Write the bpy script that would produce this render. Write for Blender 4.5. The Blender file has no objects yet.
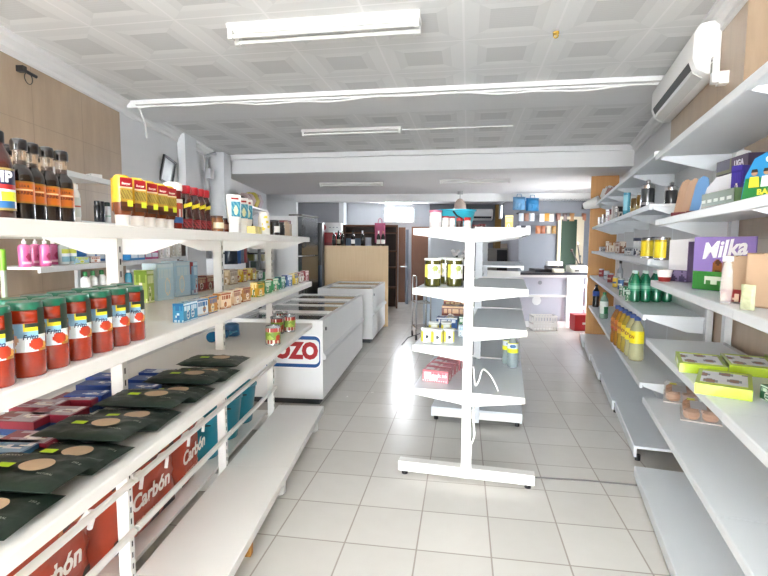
EXPOSURE = 1.3; WORLD = 15.; LAMP = 1.0
import bpy, bmesh, math, random
from math import sin, cos, pi, radians, atan2, hypot
from mathutils import Vector, Matrix
random.seed(7)
SC = bpy.context.scene
COL = SC.collection

# ------------------------------------------------------------------ materials
def lin(h):
    h = h.lstrip('#')
    c = [int(h[i:i+2], 16)/255 for i in (0, 2, 4)]
    return tuple((x/12.92 if x <= .04045 else ((x+.055)/1.055)**2.4) for x in c) + (1,)
def paint(h):
    "reflectance of a printed or painted colour: mid tones and darks reflect less than enamel white"
    c = lin(h); L = .3*c[0]+.55*c[1]+.15*c[2]
    k = min(1., max(.64, .64+(L-.35)*1.0))
    return tuple(x*k for x in c[:3])+(1,)
_M = {}
def P(h, rough=.5, metal=0., trans=0., coat=0., noise=0., scale=20., bump=0., emit=0., alpha=1.):
    key = (h, rough, metal, trans, coat, noise, scale, bump, emit, alpha)
    if key in _M: return _M[key]
    m = bpy.data.materials.new('surface_'+h.lstrip('#'))
    m.use_nodes = True
    nt = m.node_tree; b = nt.nodes['Principled BSDF']
    c = paint(h)
    b.inputs['Base Color'].default_value = c
    b.inputs['Roughness'].default_value = rough
    b.inputs['Metallic'].default_value = metal
    b.inputs['Transmission Weight'].default_value = trans
    b.inputs['Coat Weight'].default_value = coat
    b.inputs['Alpha'].default_value = alpha
    b.inputs['Coat Roughness'].default_value = .08
    if emit:
        b.inputs['Emission Color'].default_value = c
        b.inputs['Emission Strength'].default_value = emit
    if noise or bump:
        tc = nt.nodes.new('ShaderNodeTexCoord'); n = nt.nodes.new('ShaderNodeTexNoise')
        n.inputs['Scale'].default_value = scale; n.inputs['Detail'].default_value = 4
        nt.links.new(tc.outputs['Object'], n.inputs['Vector'])
        if noise:
            mx = nt.nodes.new('ShaderNodeMix'); mx.data_type = 'RGBA'
            mx.inputs['A'].default_value = tuple(x*(1-noise) for x in c[:3])+(1,)
            mx.inputs['B'].default_value = tuple(min(1, x*(1+noise)) for x in c[:3])+(1,)
            nt.links.new(n.outputs['Fac'], mx.inputs['Factor'])
            nt.links.new(mx.outputs['Result'], b.inputs['Base Color'])
        if bump:
            bp = nt.nodes.new('ShaderNodeBump'); bp.inputs['Strength'].default_value = bump
            bp.inputs['Distance'].default_value = .005
            nt.links.new(n.outputs['Fac'], bp.inputs['Height']); nt.links.new(bp.outputs['Normal'], b.inputs['Normal'])
    _M[key] = m
    return m

class NT:
    def __init__(s, name):
        s.m = bpy.data.materials.new(name); s.m.use_nodes = True
        s.nt = s.m.node_tree; s.b = s.nt.nodes['Principled BSDF']
    def n(s, t, **k):
        o = s.nt.nodes.new(t)
        for a, v in k.items(): setattr(o, a, v)
        return o
    def l(s, a, b): s.nt.links.new(a, b)
    def math(s, op, a, b=None, clamp=False):
        o = s.n('ShaderNodeMath', operation=op, use_clamp=clamp)
        for i, v in enumerate((a, b)):
            if v is None: continue
            if isinstance(v, (int, float)): o.inputs[i].default_value = v
            else: s.l(v, o.inputs[i])
        return o.outputs[0]
    def mix(s, f, a, b):
        o = s.n('ShaderNodeMix', data_type='RGBA')
        for k, v in (('Factor', f), ('A', a), ('B', b)):
            if isinstance(v, str): o.inputs[k].default_value = lin(v)
            elif isinstance(v, (int, float)): o.inputs[k].default_value = v
            else: s.l(v, o.inputs[k])
        return o.outputs['Result']
    def grid(s, ox, oy, ang, size):
        "tile coordinates of a grid: returns (u, v) in tiles"
        g = s.n('ShaderNodeNewGeometry'); sep = s.n('ShaderNodeSeparateXYZ'); s.l(g.outputs['Position'], sep.inputs[0])
        dx = s.math('SUBTRACT', sep.outputs[0], ox); dy = s.math('SUBTRACT', sep.outputs[1], oy)
        c, n = cos(ang)/size, sin(ang)/size
        u = s.math('ADD', s.math('MULTIPLY', dx, c), s.math('MULTIPLY', dy, n))
        v = s.math('ADD', s.math('MULTIPLY', dx, -n), s.math('MULTIPLY', dy, c))
        return u, v
    def edge(s, u):   # distance to nearest integer
        f = s.math('FRACT', u); return s.math('MINIMUM', f, s.math('SUBTRACT', 1., f))
    def noise(s, scale, detail=3, vec=None, rough=.5):
        o = s.n('ShaderNodeTexNoise'); o.inputs['Scale'].default_value = scale; o.inputs['Detail'].default_value = detail
        o.inputs['Roughness'].default_value = rough
        if vec is None:
            g = s.n('ShaderNodeNewGeometry'); vec = g.outputs['Position']
        s.l(vec, o.inputs['Vector']); return o.outputs['Fac']

def floor_material():
    t = NT('floor_tiles'); u, v = t.grid(-.5249, 2.9697, -.158, .386)
    e = t.math('MINIMUM', t.edge(u), t.edge(v))
    line = t.math('LESS_THAN', e, .011)
    wn = t.n('ShaderNodeTexWhiteNoise', noise_dimensions='2D')
    cmb = t.n('ShaderNodeCombineXYZ'); t.l(t.math('FLOOR', u), cmb.inputs[0]); t.l(t.math('FLOOR', v), cmb.inputs[1])
    t.l(cmb.outputs[0], wn.inputs['Vector'])
    base = t.mix(wn.outputs['Value'], '#d9d6d0', '#e2dfd9')
    base = t.mix(t.math('MULTIPLY', t.noise(9, 5), .35), base, '#cbc5bd')
    dirt = t.math('GREATER_THAN', t.noise(3.3, 6, rough=.7), .71)
    base = t.mix(t.math('MULTIPLY', dirt, .16), base, '#6b6560')
    t.l(t.mix(line, base, '#a39b92'), t.b.inputs['Base Color'])
    t.l(t.math('ADD', t.math('MULTIPLY', line, .4), t.math('ADD', .17, t.math('MULTIPLY', t.noise(6, 3), .14))), t.b.inputs['Roughness'])
    bp = t.n('ShaderNodeBump'); bp.inputs['Strength'].default_value = .25; bp.inputs['Distance'].default_value = .002
    bp.invert = True; t.l(line, bp.inputs['Height']); t.l(bp.outputs['Normal'], t.b.inputs['Normal'])
    return t.m
def ceiling_material():
    t = NT('ceiling_tiles'); u, v = t.grid(.4425, 2.9595, -.168, .5996)
    eu, ev = t.edge(u), t.edge(v); e = t.math('MINIMUM', eu, ev)
    line = t.math('LESS_THAN', e, .012)
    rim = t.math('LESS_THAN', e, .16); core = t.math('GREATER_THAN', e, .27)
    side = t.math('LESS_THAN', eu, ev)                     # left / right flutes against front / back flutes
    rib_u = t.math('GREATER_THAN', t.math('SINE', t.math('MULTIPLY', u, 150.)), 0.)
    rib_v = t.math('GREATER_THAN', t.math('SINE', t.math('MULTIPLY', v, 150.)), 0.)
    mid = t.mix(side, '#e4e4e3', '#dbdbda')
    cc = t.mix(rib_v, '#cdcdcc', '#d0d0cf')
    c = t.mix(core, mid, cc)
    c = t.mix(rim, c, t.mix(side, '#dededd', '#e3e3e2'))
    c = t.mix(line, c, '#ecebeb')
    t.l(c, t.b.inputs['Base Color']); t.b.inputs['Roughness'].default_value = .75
    bp = t.n('ShaderNodeBump'); bp.inputs['Strength'].default_value = .12; bp.inputs['Distance'].default_value = .004
    h = t.math('ADD', t.math('MULTIPLY', rim, 1.), t.math('MULTIPLY', t.math('MULTIPLY', core, rib_v), .5))
    t.l(h, bp.inputs['Height']); t.l(bp.outputs['Normal'], t.b.inputs['Normal'])
    return t.m
def marble_material():
    t = NT('tan_wall_tiles')
    g = t.n('ShaderNodeNewGeometry'); sep = t.n('ShaderNodeSeparateXYZ'); t.l(g.outputs['Position'], sep.inputs[0])
    mp = t.n('ShaderNodeMapping'); mp.inputs['Scale'].default_value = (5, 5, .9); mp.inputs['Rotation'].default_value = (0, 0, 0)
    t.l(g.outputs['Position'], mp.inputs['Vector'])
    n = t.noise(2.2, 6, mp.outputs['Vector'], .62)
    base = t.mix(n, '#9a8670', '#bfa88f')
    u = t.math('DIVIDE', sep.outputs[1], .62); v = t.math('DIVIDE', sep.outputs[2], .41)
    line = t.math('LESS_THAN', t.math('MINIMUM', t.edge(u), t.edge(v)), .006)
    t.l(t.mix(line, base, '#9b8874'), t.b.inputs['Base Color'])
    t.b.inputs['Roughness'].default_value = .3
    return t.m
def wood_material(name, a, b, scale=(30, 30, 1.2), rough=.45):
    t = NT(name); tc = t.n('ShaderNodeTexCoord'); mp = t.n('ShaderNodeMapping'); mp.inputs['Scale'].default_value = scale
    t.l(tc.outputs['Object'], mp.inputs['Vector'])
    t.l(t.mix(t.noise(1.5, 5, mp.outputs['Vector'], .6), a, b), t.b.inputs['Base Color'])
    t.b.inputs['Roughness'].default_value = rough
    return t.m
M_FLOOR = floor_material(); M_CEIL = ceiling_material(); M_MARBLE = marble_material()
M_OAK = wood_material('light_oak_panel', '#cfae82', '#e2c69c')
M_ORANGE_WOOD = wood_material('honey_wood', '#b57a35', '#cf9850')
M_BROWN_WOOD = wood_material('brown_wood', '#6e4630', '#8a5a3e')
M_WHITE = P('#f1f0ec', .38, noise=.02, scale=4)          # enamelled shelf steel
M_BLUEWHITE = P('#dfe4e8', .36, noise=.02, scale=4)
M_WALL = P('#dedfe1', .8, noise=.03, scale=6)
M_GREY = P('#a4a6af', .8, noise=.04, scale=5)
M_PLASTER = P('#e6e6e6', .8, noise=.02, scale=5)
M_BLACK = P('#17181a', .45)
M_STEEL = P('#a9aaab', .28, 1.)
M_CHROME = P('#d8d8d8', .15, 1.)

# ------------------------------------------------------------------ mesh builder
class B:
    def __init__(s): s.bm = bmesh.new(); s.mi = 0; s.f0 = set()
    def _tag(s, geom):
        for f in geom: f.material_index = s.mi
    def box(s, x0, x1, y0, y1, z0, z1, M=None):
        vs = [s.bm.verts.new(M @ Vector(p) if M else p) for p in
              ((x0,y0,z0),(x1,y0,z0),(x1,y1,z0),(x0,y1,z0),(x0,y0,z1),(x1,y0,z1),(x1,y1,z1),(x0,y1,z1))]
        s._tag([s.bm.faces.new([vs[i] for i in q]) for q in ((3,2,1,0),(4,5,6,7),(0,1,5,4),(1,2,6,5),(2,3,7,6),(3,0,4,7))])
        return s
    def prism(s, pts, h0, h1, ax='z'):
        def mk(p, h): return {'z': (p[0], p[1], h), 'y': (p[0], h, p[1]), 'x': (h, p[0], p[1])}[ax]
        a = [s.bm.verts.new(mk(p, h0)) for p in pts]; b = [s.bm.verts.new(mk(p, h1)) for p in pts]
        n = len(pts); fs = [s.bm.faces.new(a[::-1]), s.bm.faces.new(b)]
        fs += [s.bm.faces.new((a[i], a[(i+1) % n], b[(i+1) % n], b[i])) for i in range(n)]
        s._tag(fs); bmesh.ops.recalc_face_normals(s.bm, faces=fs); return s
    def lathe(s, prof, c=(0, 0, 0), seg=20, sx=1., sy=1., M=None):
        rings = []
        for r, z in prof:
            if r <= 1e-6:
                p = Vector((c[0], c[1], c[2]+z)); rings.append([s.bm.verts.new(M @ p if M else p)])
            else:
                ring = []
                for i in range(seg):
                    a = 2*pi*i/seg; p = Vector((c[0]+r*sx*cos(a), c[1]+r*sy*sin(a), c[2]+z))
                    ring.append(s.bm.verts.new(M @ p if M else p))
                rings.append(ring)
        fs = []
        for a, b in zip(rings, rings[1:]):
            for i in range(seg):
                j = (i+1) % seg
                if len(a) == 1 and len(b) == 1: continue
                if len(a) == 1: fs.append(s.bm.faces.new((a[0], b[j], b[i])))
                elif len(b) == 1: fs.append(s.bm.faces.new((a[i], a[j], b[0])))
                else: fs.append(s.bm.faces.new((a[i], a[j], b[j], b[i])))
        if len(rings[0]) > 1: fs.append(s.bm.faces.new(rings[0][::-1]))
        if len(rings[-1]) > 1: fs.append(s.bm.faces.new(rings[-1]))
        s._tag(fs); return s
    def cyl(s, c, r, h, seg=16, ax='z', r2=None):
        M = None
        if ax == 'x': M = Matrix.Translation(c) @ Matrix.Rotation(pi/2, 4, 'Y')
        elif ax == 'y': M = Matrix.Translation(c) @ Matrix.Rotation(-pi/2, 4, 'X')
        else: M = Matrix.Translation(c)
        return s.lathe([(r, 0), (r if r2 is None else r2, h)], (0, 0, 0), seg, M=M)
    def tube(s, pts, r, seg=8, closed=False):
        pts = [Vector(p) for p in pts]; rings = []; n = len(pts); up = None
        for i, p in enumerate(pts):
            d = ((pts[(i+1) % n] if closed or i < n-1 else p) - (pts[i-1] if closed or i > 0 else p)).normalized()
            if up is None:
                up = d.cross(Vector((0, 0, 1)))
                if up.length < .1: up = d.cross(Vector((1, 0, 0)))
            u = (up - d*up.dot(d)).normalized(); w = d.cross(u); up = u
            rings.append([s.bm.verts.new(p + r*(cos(2*pi*k/seg)*u + sin(2*pi*k/seg)*w)) for k in range(seg)])
        fs = []
        pr = list(zip(rings, rings[1:])) + ([(rings[-1], rings[0])] if closed else [])
        for a, b in pr:
            fs += [s.bm.faces.new((a[k], a[(k+1) % seg], b[(k+1) % seg], b[k])) for k in range(seg)]
        if not closed: fs += [s.bm.faces.new(rings[0][::-1]), s.bm.faces.new(rings[-1])]
        s._tag(fs); bmesh.ops.recalc_face_normals(s.bm, faces=fs); return s
    def pillow(s, w, d, h, n=10, flat=.55, c=(0, 0, 0), wob=.12, seed=0):
        "sealed soft bag lying flat: w along x, d along y"
        rr = random.Random(seed); top = {}; bot = {}
        for i in range(n+1):
            for j in range(n+1):
                u, v = i/n*2-1, j/n*2-1
                e = max(0., (1-u**4)*(1-v**4))**flat
                k = 1+wob*(rr.random()-.5)
                x, y = u*w/2*(1-.03*(1-abs(v))), v*d/2
                edge = abs(u) == 1 or abs(v) == 1
                zt = c[2] + h*.5 + (0 if edge else h*.5*e*k); zb = c[2] + h*.5 - (0 if edge else h*.5*e)
                top[i, j] = s.bm.verts.new((c[0]+x, c[1]+y, zt))
                bot[i, j] = top[i, j] if edge else s.bm.verts.new((c[0]+x, c[1]+y, zb))
        fs = []
        for i in range(n):
            for j in range(n):
                fs.append(s.bm.faces.new((top[i, j], top[i+1, j], top[i+1, j+1], top[i, j+1])))
                q = (bot[i, j+1], bot[i+1, j+1], bot[i+1, j], bot[i, j])
                if set(q) != {top[i, j], top[i+1, j], top[i+1, j+1], top[i, j+1]}: fs.append(s.bm.faces.new(q))
        s._tag(fs); return s
    def xf(s, M): bmesh.ops.transform(s.bm, matrix=M, verts=s.bm.verts); return s
    def bevel(s, w, seg=2):
        es = [e for e in s.bm.edges if len(e.link_faces) == 2 and e.calc_face_angle(0) > .6]
        bmesh.ops.bevel(s.bm, geom=es, offset=w, segments=seg, affect='EDGES', profile=.5, clamp_overlap=True); return s
    def mesh(s, name, mats, smooth=35):
        me = bpy.data.meshes.new(name); s.bm.to_mesh(me); s.bm.free()
        for m in (mats if isinstance(mats, (list, tuple)) else [mats]): me.materials.append(m)
        if smooth:
            me.polygons.foreach_set('use_smooth', [True]*len(me.polygons))
            me.set_sharp_from_angle(angle=radians(smooth))
        return me
def link(name, me, parent=None, loc=None, rot=None, label=None):
    o = bpy.data.objects.new(name, me); COL.objects.link(o)
    if parent: o.parent = parent
    if loc: o.location = loc
    if rot is not None: o.rotation_euler = rot if isinstance(rot, (tuple, list)) else (0, 0, rot)
    if label: o['label'] = label
    return o
def curve_pts(pts, n=8):
    pts = [Vector(p) for p in pts]; q = [pts[0]]+pts+[pts[-1]]; out = []
    for i in range(1, len(q)-2):
        for k in range(n):
            t = k/n; a, b, c, d = q[i-1:i+3]
            out.append(.5*(2*b+(c-a)*t+(2*a-5*b+4*c-d)*t*t+(3*b-a-3*c+d)*t**3))
    return out+[pts[-1]]
def part(name, b, mats, parent=None, loc=None, rot=None, smooth=35, label=None):
    return link(name, b.mesh(name, mats, smooth), parent, loc, rot, label)
def tag(o, label, cat, group=None, kind=None):
    o['label'] = label; o['category'] = cat
    if group: o['group'] = group
    if kind: o['kind'] = kind
    return o
def thing(name, label, cat, loc=(0, 0, 0), rot=0., group=None):
    return tag(link(name, None, None, loc, rot), label, cat, group)
def struct(name, b, mats, smooth=0, label=None):
    o = part(name, b, mats, smooth=smooth); o['kind'] = 'structure'
    if label: o['label'] = label
    return o
def dup(root, loc, rot=None, label=None, group=None):
    r = root.copy(); COL.objects.link(r); r.location = loc
    if rot is not None: r.rotation_euler = rot if isinstance(rot, (tuple, list)) else (0, 0, rot)
    if label: r['label'] = label
    if group: r['group'] = group
    for ch in list(root.children):
        c = ch.copy(); COL.objects.link(c); c.parent = r
        for g in list(ch.children):
            d = g.copy(); COL.objects.link(d); d.parent = c
    return r
ORD = ['first', 'second', 'third', 'fourth', 'fifth', 'sixth', 'seventh', 'eighth', 'ninth', 'tenth', 'eleventh', 'twelfth',
       'thirteenth', 'fourteenth', 'fifteenth', 'sixteenth']

# printed artwork: a little grid of faces, flat or wrapped, faces -Y, x centred, z from 0
_ART = {}
def art(w, h, fn, nu=20, nv=14, R=None, key=None, rough=.35):
    if key and key in _ART: return _ART[key]
    bm = bmesh.new(); cols = []; vs = {}
    for i in range(nu+1):
        for j in range(nv+1):
            x = (i/nu-.5)*w; z = j/nv*h
            vs[i, j] = bm.verts.new((R*sin(x/R), -R*cos(x/R), z) if R else (x, 0, z))
    for i in range(nu):
        for j in range(nv):
            c = fn((i+.5)/nu, (j+.5)/nv)
            if c is None: continue
            if c not in cols: cols.append(c)
            f = bm.faces.new((vs[i, j], vs[i+1, j], vs[i+1, j+1], vs[i, j+1])); f.material_index = cols.index(c); f.smooth = bool(R)
    bmesh.ops.delete(bm, geom=[v for v in bm.verts if not v.link_faces], context='VERTS')
    me = bpy.data.meshes.new('print'); bm.to_mesh(me); bm.free()
    for c in cols: me.materials.append(P(c, rough))
    if key: _ART[key] = me
    return me
_TXT = {}
def txt(s, size, h, R=None, bold=.0, shear=0., width=None, depth=.0006):
    key = (s, size, h, R, bold, shear, width, depth)
    if key in _TXT: return _TXT[key]
    cu = bpy.data.curves.new('lettering', 'FONT'); cu.body = s; cu.size = size; cu.align_x = 'CENTER'; cu.align_y = 'CENTER'
    cu.offset = bold*size; cu.extrude = depth; cu.shear = shear; cu.resolution_u = 3
    o = bpy.data.objects.new('lettering', cu); COL.objects.link(o)
    bpy.context.view_layer.update()
    me = bpy.data.meshes.new_from_object(o.evaluated_get(bpy.context.evaluated_depsgraph_get()))
    bpy.data.objects.remove(o); bpy.data.curves.remove(cu)
    xs = [v.co.x for v in me.vertices]
    k = width/(max(xs)-min(xs)) if width and xs else 1.
    for v in me.vertices:
        x, z, d = v.co.x*k, v.co.y, v.co.z
        v.co = ((R+d)*sin(x/R), -(R+d)*cos(x/R), z) if R else (x, -d, z)
    me.materials.clear(); me.materials.append(P(h, .4))
    _TXT[key] = me
    return me

# ------------------------------------------------------------------ camera
EYE = 1.6; PITCH = .089; ROLL = .005; FPX = 495.
cam = bpy.data.objects.new('camera', bpy.data.cameras.new('camera')); COL.objects.link(cam)
cam.location = (0, 0, EYE)
cam.rotation_euler = (Matrix.Rotation(pi/2-PITCH, 3, 'X') @ Matrix.Rotation(ROLL, 3, 'Z')).to_euler()
cam.data.sensor_width = 36; cam.data.lens = FPX/768*36; cam.data.clip_start = .05
SC.camera = cam
def ray(u, v):
    a, b = (u-384)/FPX, (288-v)/FPX
    c, s = cos(ROLL), sin(ROLL); a, b = a*c-b*s, a*s+b*c
    c, s = cos(PITCH), sin(PITCH)
    return Vector((a, c+b*s, -s+b*c))
def proj(x, y, z):
    z -= EYE; c, s = cos(PITCH), sin(PITCH); d = y*c-z*s; a, b = x/d, (y*s+z*c)/d
    c, s = cos(-ROLL), sin(-ROLL); a, b = a*c-b*s, a*s+b*c
    return 384+FPX*a, 288-FPX*b
def atz(u, v, z):
    d = ray(u, v); q = d*((z-EYE)/d.z); return Vector((q.x, q.y, z))
def aty(u, v, y):
    d = ray(u, v); q = d*(y/d.y); return Vector((q.x, q.y, q.z+EYE))

class Run:
    "a straight run of shelving: s along it (away from the shop front), t out from its uprights, towards the aisle"
    def __init__(g, ox, oy, dx, dy, side):
        n = hypot(dx, dy); g.o = Vector((ox, oy)); g.d = Vector((dx/n, dy/n)); g.n = Vector((g.d.y, -g.d.x))*side
        g.face = atan2(g.n.x, -g.n.y)        # z rotation that turns local -Y to the aisle
    def w(g, s, t, z):
        p = g.o+g.d*s+g.n*t; return Vector((p.x, p.y, z))
    def s_at(g, u, t, z, lo=-1., hi=14.):
        f = lambda s: proj(*g.w(s, t, z))[0]-u
        ys = [lo+i*(hi-lo)/400 for i in range(401)]
        for a, b in zip(ys, ys[1:]):
            if g.w(a, t, z).y < .25: continue
            if f(a)*f(b) <= 0:
                for _ in range(40):
                    m = (a+b)/2
                    if f(a)*f(m) <= 0: b = m
                    else: a = m
                return a
        raise ValueError(u)
    def at(g, u, t, z): return g.w(g.s_at(u, t, z), t, z)
LG = Run(-1.092, 2.005, .063, 1., 1)      # left double sided gondola
RG = Run(1.065, -.132, .331, 1., -1)      # right wall gondolas
CG = Run(.56, 3.244, .25, 1., 1)          # middle gondola (t>0 right)
LW = Run(-2.5, 0., -.02, 1., 1)           # shelving against the left wall
# ------------------------------------------------------------------ the room
def wallx(n, pts, z0, z1, th, m, lab=None):
    "wall along a 2D polyline, thickness to its left side"
    b = B()
    for (a, c) in zip(pts, pts[1:]):
        a, c = Vector(a), Vector(c); d = (c-a).normalized(); nn = Vector((-d.y, d.x))*th
        b.prism([a, c, c+nn, a+nn], z0, z1)
    return struct(n, b, m, label=lab)
b = B().prism([(-4, -3.5), (6, -3.5), (6, 15.5), (-4, 15.5)], -.06, 0); struct('floor', b, M_FLOOR)
def rw(y, t=-.05):                                # point of the right wall at depth y
    p = RG.w(0, t, 0); return Vector((p.x+.331*(y-p.y), y))
def lw(y): return Vector((-2.5-.02*y, y))
CH = 3.0; CH2 = 2.72
def cross(x, y0): return y0-.168*x                # lines across the shop lean like the tiles
Y2 = 7.75                                         # beam between high and low ceiling, at x=0
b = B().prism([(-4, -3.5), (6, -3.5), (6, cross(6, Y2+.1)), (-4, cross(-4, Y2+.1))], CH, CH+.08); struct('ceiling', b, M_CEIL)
b = B().prism([(-4, cross(-4, Y2)), (6, cross(6, Y2)), (6, 15.5), (-4, 15.5)], CH2, CH2+.4)
o = struct('ceiling_rear', b, P('#e2e0e1', .75, noise=.02, scale=3))
# beams
b = B().prism([(-2.7, cross(-2.7, 4.62)), (3.0, cross(3.0, 4.62)), (3.0, cross(3.0, 5.2)), (-2.7, cross(-2.7, 5.2))], 2.93, CH)
struct('trim_1', b, M_PLASTER)
b = B().prism([(-2.8, cross(-2.8, Y2-.04)), (4.2, cross(4.2, Y2-.04)), (4.2, cross(4.2, Y2+.2)), (-2.8, cross(-2.8, Y2+.2))], CH2-.01, CH)
b.prism([(-2.8, cross(-2.8, Y2-.12)), (4.2, cross(4.2, Y2-.12)), (4.2, cross(4.2, Y2)), (-2.8, cross(-2.8, Y2))], CH-.07, CH)
struct('trim_2', b, M_PLASTER)
# left wall, tan tiles then plaster
wallx('wall_left', [lw(-3.0), lw(4.98)], 0, CH, .12, M_MARBLE, 'tan marbled wall tiles on the left wall')
wallx('wall_left_rear', [lw(4.98), lw(15.2)], 0, CH, .12, M_WALL)
wallx('wall_right', [rw(4.35), rw(-3.0)], 0, CH, .12, M_MARBLE, 'tan marbled wall tiles on the right wall')
wallx('wall_right_rear', [rw(11), rw(9.75)], 0, CH, .12, M_WALL)
wallx('wall_right_middle', [rw(9.15), rw(4.35)], 0, CH, .12, M_WALL)
wallx('wall_right_added_lintel', [rw(9.75), rw(9.15)], 2.2, CH, .12, M_WALL)  # tops a doorway gap added to let daylight into the rear
# the shop front behind the camera: low sill, header and side piers, the rest is open glazing
YF = -2.6
def fr(x0, x1, z0, z1): return (x0, x1, YF-.1, YF+.05, z0, z1)
b = B().box(*fr(-2.6, .45, 0, .1)).box(*fr(-2.6, .45, 2.85, CH)).box(*fr(-2.6, -2.3, 0, CH)).box(*fr(.15, .45, 0, CH)).box(*fr(-1.15, -1.05, 0, CH))
struct('wall_front', b, P('#c9c9c9', .5))
# cornices
def cornice(n, p0, p1, inward, m=M_PLASTER):
    d = (p1-p0); L = d.length; d.normalize()
    b = B(); prof = [(0, 3.0), (.075, 3.0), (.075, 2.98), (.05, 2.965), (.04, 2.93), (.018, 2.91), (.018, 2.88), (0, 2.87)]
    pts0 = [b.bm.verts.new((p0.x+inward.x*a, p0.y+inward.y*a, z)) for a, z in prof]
    pts1 = [b.bm.verts.new((p1.x+inward.x*a, p1.y+inward.y*a, z)) for a, z in prof]
    k = len(prof)
    for i in range(k): b.bm.faces.new((pts0[i], pts0[(i+1) % k], pts1[(i+1) % k], pts1[i]))
    bmesh.ops.recalc_face_normals(b.bm, faces=b.bm.faces)
    return struct(n, b, m)
cornice('trim_3', lw(-2.5), lw(7.7), Vector((1, .02)))
nr = RG.n
cornice('trim_8', rw(-2.5), rw(2.4), nr)
cornice('trim_5', rw(4.4), rw(7.0), nr)
# pilasters on the left wall and pier on the right
def pier(n, y0, y1, d, z0, z1, m):
    b = B(); a, c = lw(y0), lw(y1); b.prism([a, a+Vector((d, 0)), c+Vector((d, 0)), c], z0, z1); return struct(n, b, m)
pier('trim_6', 6.4, 6.8, .1, 0, CH-.02, M_WALL); pier('trim_7', 7.62, 8.0, .22, 0, CH-.03, M_WALL)
# rear: stub wall, header, grey wall, recess
def bl(x): return Vector((x, 11.6-.1*(x+2.9)))
wallx('wall_rear_left', [bl(-2.03), bl(-2.9)], 0, CH2, -.15, M_WALL)
b = B(); p, q = bl(-2.9), bl(5.2); b.prism([p, q, q+Vector((0, .2)), p+Vector((0, .2))], 2.55, CH2); struct('trim_9', b, M_PLASTER)
wallx('wall_rear_right', [bl(5.2), bl(2.98)], 0, 2.6, -.15, P('#9a9ea8', .8, noise=.04, scale=5))
wallx('wall_recess_side', [Vector((2.98, 11.02)), Vector((3.3, 14.2))], 0, CH2, -.12, M_GREY)
YR = 14.0
wallx('wall_recess_left', [Vector((-1.171, 12.9)), Vector((-2.9, 12.9))], 0, CH2, -.12, M_GREY)
wallx('wall_recess_pale', [Vector((1.27, YR)), Vector((-1.05, YR)), Vector((-1.05, 12.9))], 0, CH2, -.12, P('#cfd4da', .8, noise=.03, scale=5))
wallx('wall_recess_grey', [Vector((3.4, YR)), Vector((1.27, YR))], 0, CH2, -.12, P('#8d8f98', .8, noise=.04, scale=5))
# ochre panel with a small bright window at the far right of the recess
p0, p1 = aty(495, 230, YR-.06), aty(519, 230, YR-.06)
b = B().box(p0.x, 3.26, YR-.08, YR-.005, 0, CH2-.02); struct('wall_recess_ochre', b, P('#b58d4e', .75, noise=.05, scale=6))
def window(n, u0, u1, v0, v1, y, em):
    a, c = aty(u0, v1, y), aty(u1, v0, y)
    b = B()
    f = .05
    b.box(a.x-f, c.x+f, y-.03, y+.06, a.z-f, a.z).box(a.x-f, c.x+f, y-.03, y+.06, c.z, c.z+f).box(a.x-f, a.x, y-.03, y+.06, a.z, c.z).box(c.x, c.x+f, y-.03, y+.06, a.z, c.z)
    o = struct(n, b, P('#e8ecef', .5))
    b = B().box(a.x, c.x, y, y+.04, a.z, c.z)
    part('window_pane', b, P('#f4f9ff', .3, emit=em), o)  # strong pane glow is added to light the recess and rear
window('window_1', 385.5, 413, 209, 221, YR-.05, 45.)
window('window_2', 501, 512, 206, 217, YR-.13, 12.)

# world daylight
w = bpy.data.worlds.new('world'); SC.world = w; w.use_nodes = True
bg = w.node_tree.nodes['Background']; bg.inputs[0].default_value = (.93, .97, 1., 1); bg.inputs[1].default_value = WORLD
def portal(x0, x1, z0, z1):
    L = bpy.data.lights.new('daylight_portal', 'AREA'); L.shape = 'RECTANGLE'; L.size = x1-x0; L.size_y = z1-z0; L.cycles.is_portal = True
    o = bpy.data.objects.new('daylight_portal', L); COL.objects.link(o); o.location = ((x0+x1)/2, YF, (z0+z1)/2)
    o.rotation_euler = (pi/2, 0, pi)
portal(-2.3, .15, .1, 2.85)
L = bpy.data.lights.new('added_doorway_portal', 'AREA'); L.shape = 'RECTANGLE'; L.size = .6; L.size_y = 2.2; L.cycles.is_portal = True  # portal of the added side doorway, there to brighten the rear
o = bpy.data.objects.new('added_doorway_portal', L); COL.objects.link(o); q = rw(9.45); o.location = (q.x, q.y, 1.1)
o.rotation_euler = (Vector((nr.x, nr.y, 0))).to_track_quat('-Z', 'Z').to_euler()

# ------------------------------------------------------------------ ceiling lamps
def tube_lamp(c, L, ang, twin, label, z, em, group='fluorescent ceiling lamps', drop=.0, name='fluorescent_lamp', bare=False):
    t = thing(name, label, 'lamp', (c.x, c.y, z), ang, group)
    if bare:
        part('housing', B().box(-L/2, L/2, -.025, .025, -.035, 0).bevel(.006), P('#d9d7d4', .5), t)
    else:
        part('housing', B().prism([(-.075, 0), (.075, 0), (.075, -.02), (.035, -.05), (-.035, -.05), (-.075, -.02)], -L/2, L/2, 'x'), P('#e6e6e2', .4), t)
    for y in ((-.05, .05) if twin else (0,)):
        zz = -.075 if not bare else -.055
        part('tube', B().cyl((-L/2+.03, y, zz), .013, L-.06, 12, 'x'), P('#dfe0dc', .4) if not em else P('#fffdf6', .4, emit=em*LAMP), t)
        for e in (-1, 1):
            part('lamp_holder', B().box(e*(L/2-.02)-.015, e*(L/2-.02)+.015, y-.02, y+.02, zz-.02, zz+.035).bevel(.004), P('#d8d8d4', .5), t)
    return t
TILT = -.165
def mid(u0, v0, u1, v1, z): return (atz(u0, v0, z)+atz(u1, v1, z))/2
tube_lamp(mid(236, 40, 417, 26, 2.93), 1.24, TILT, True, 'twin tube fluorescent ceiling lamp nearest the camera', CH, 0.)
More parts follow.
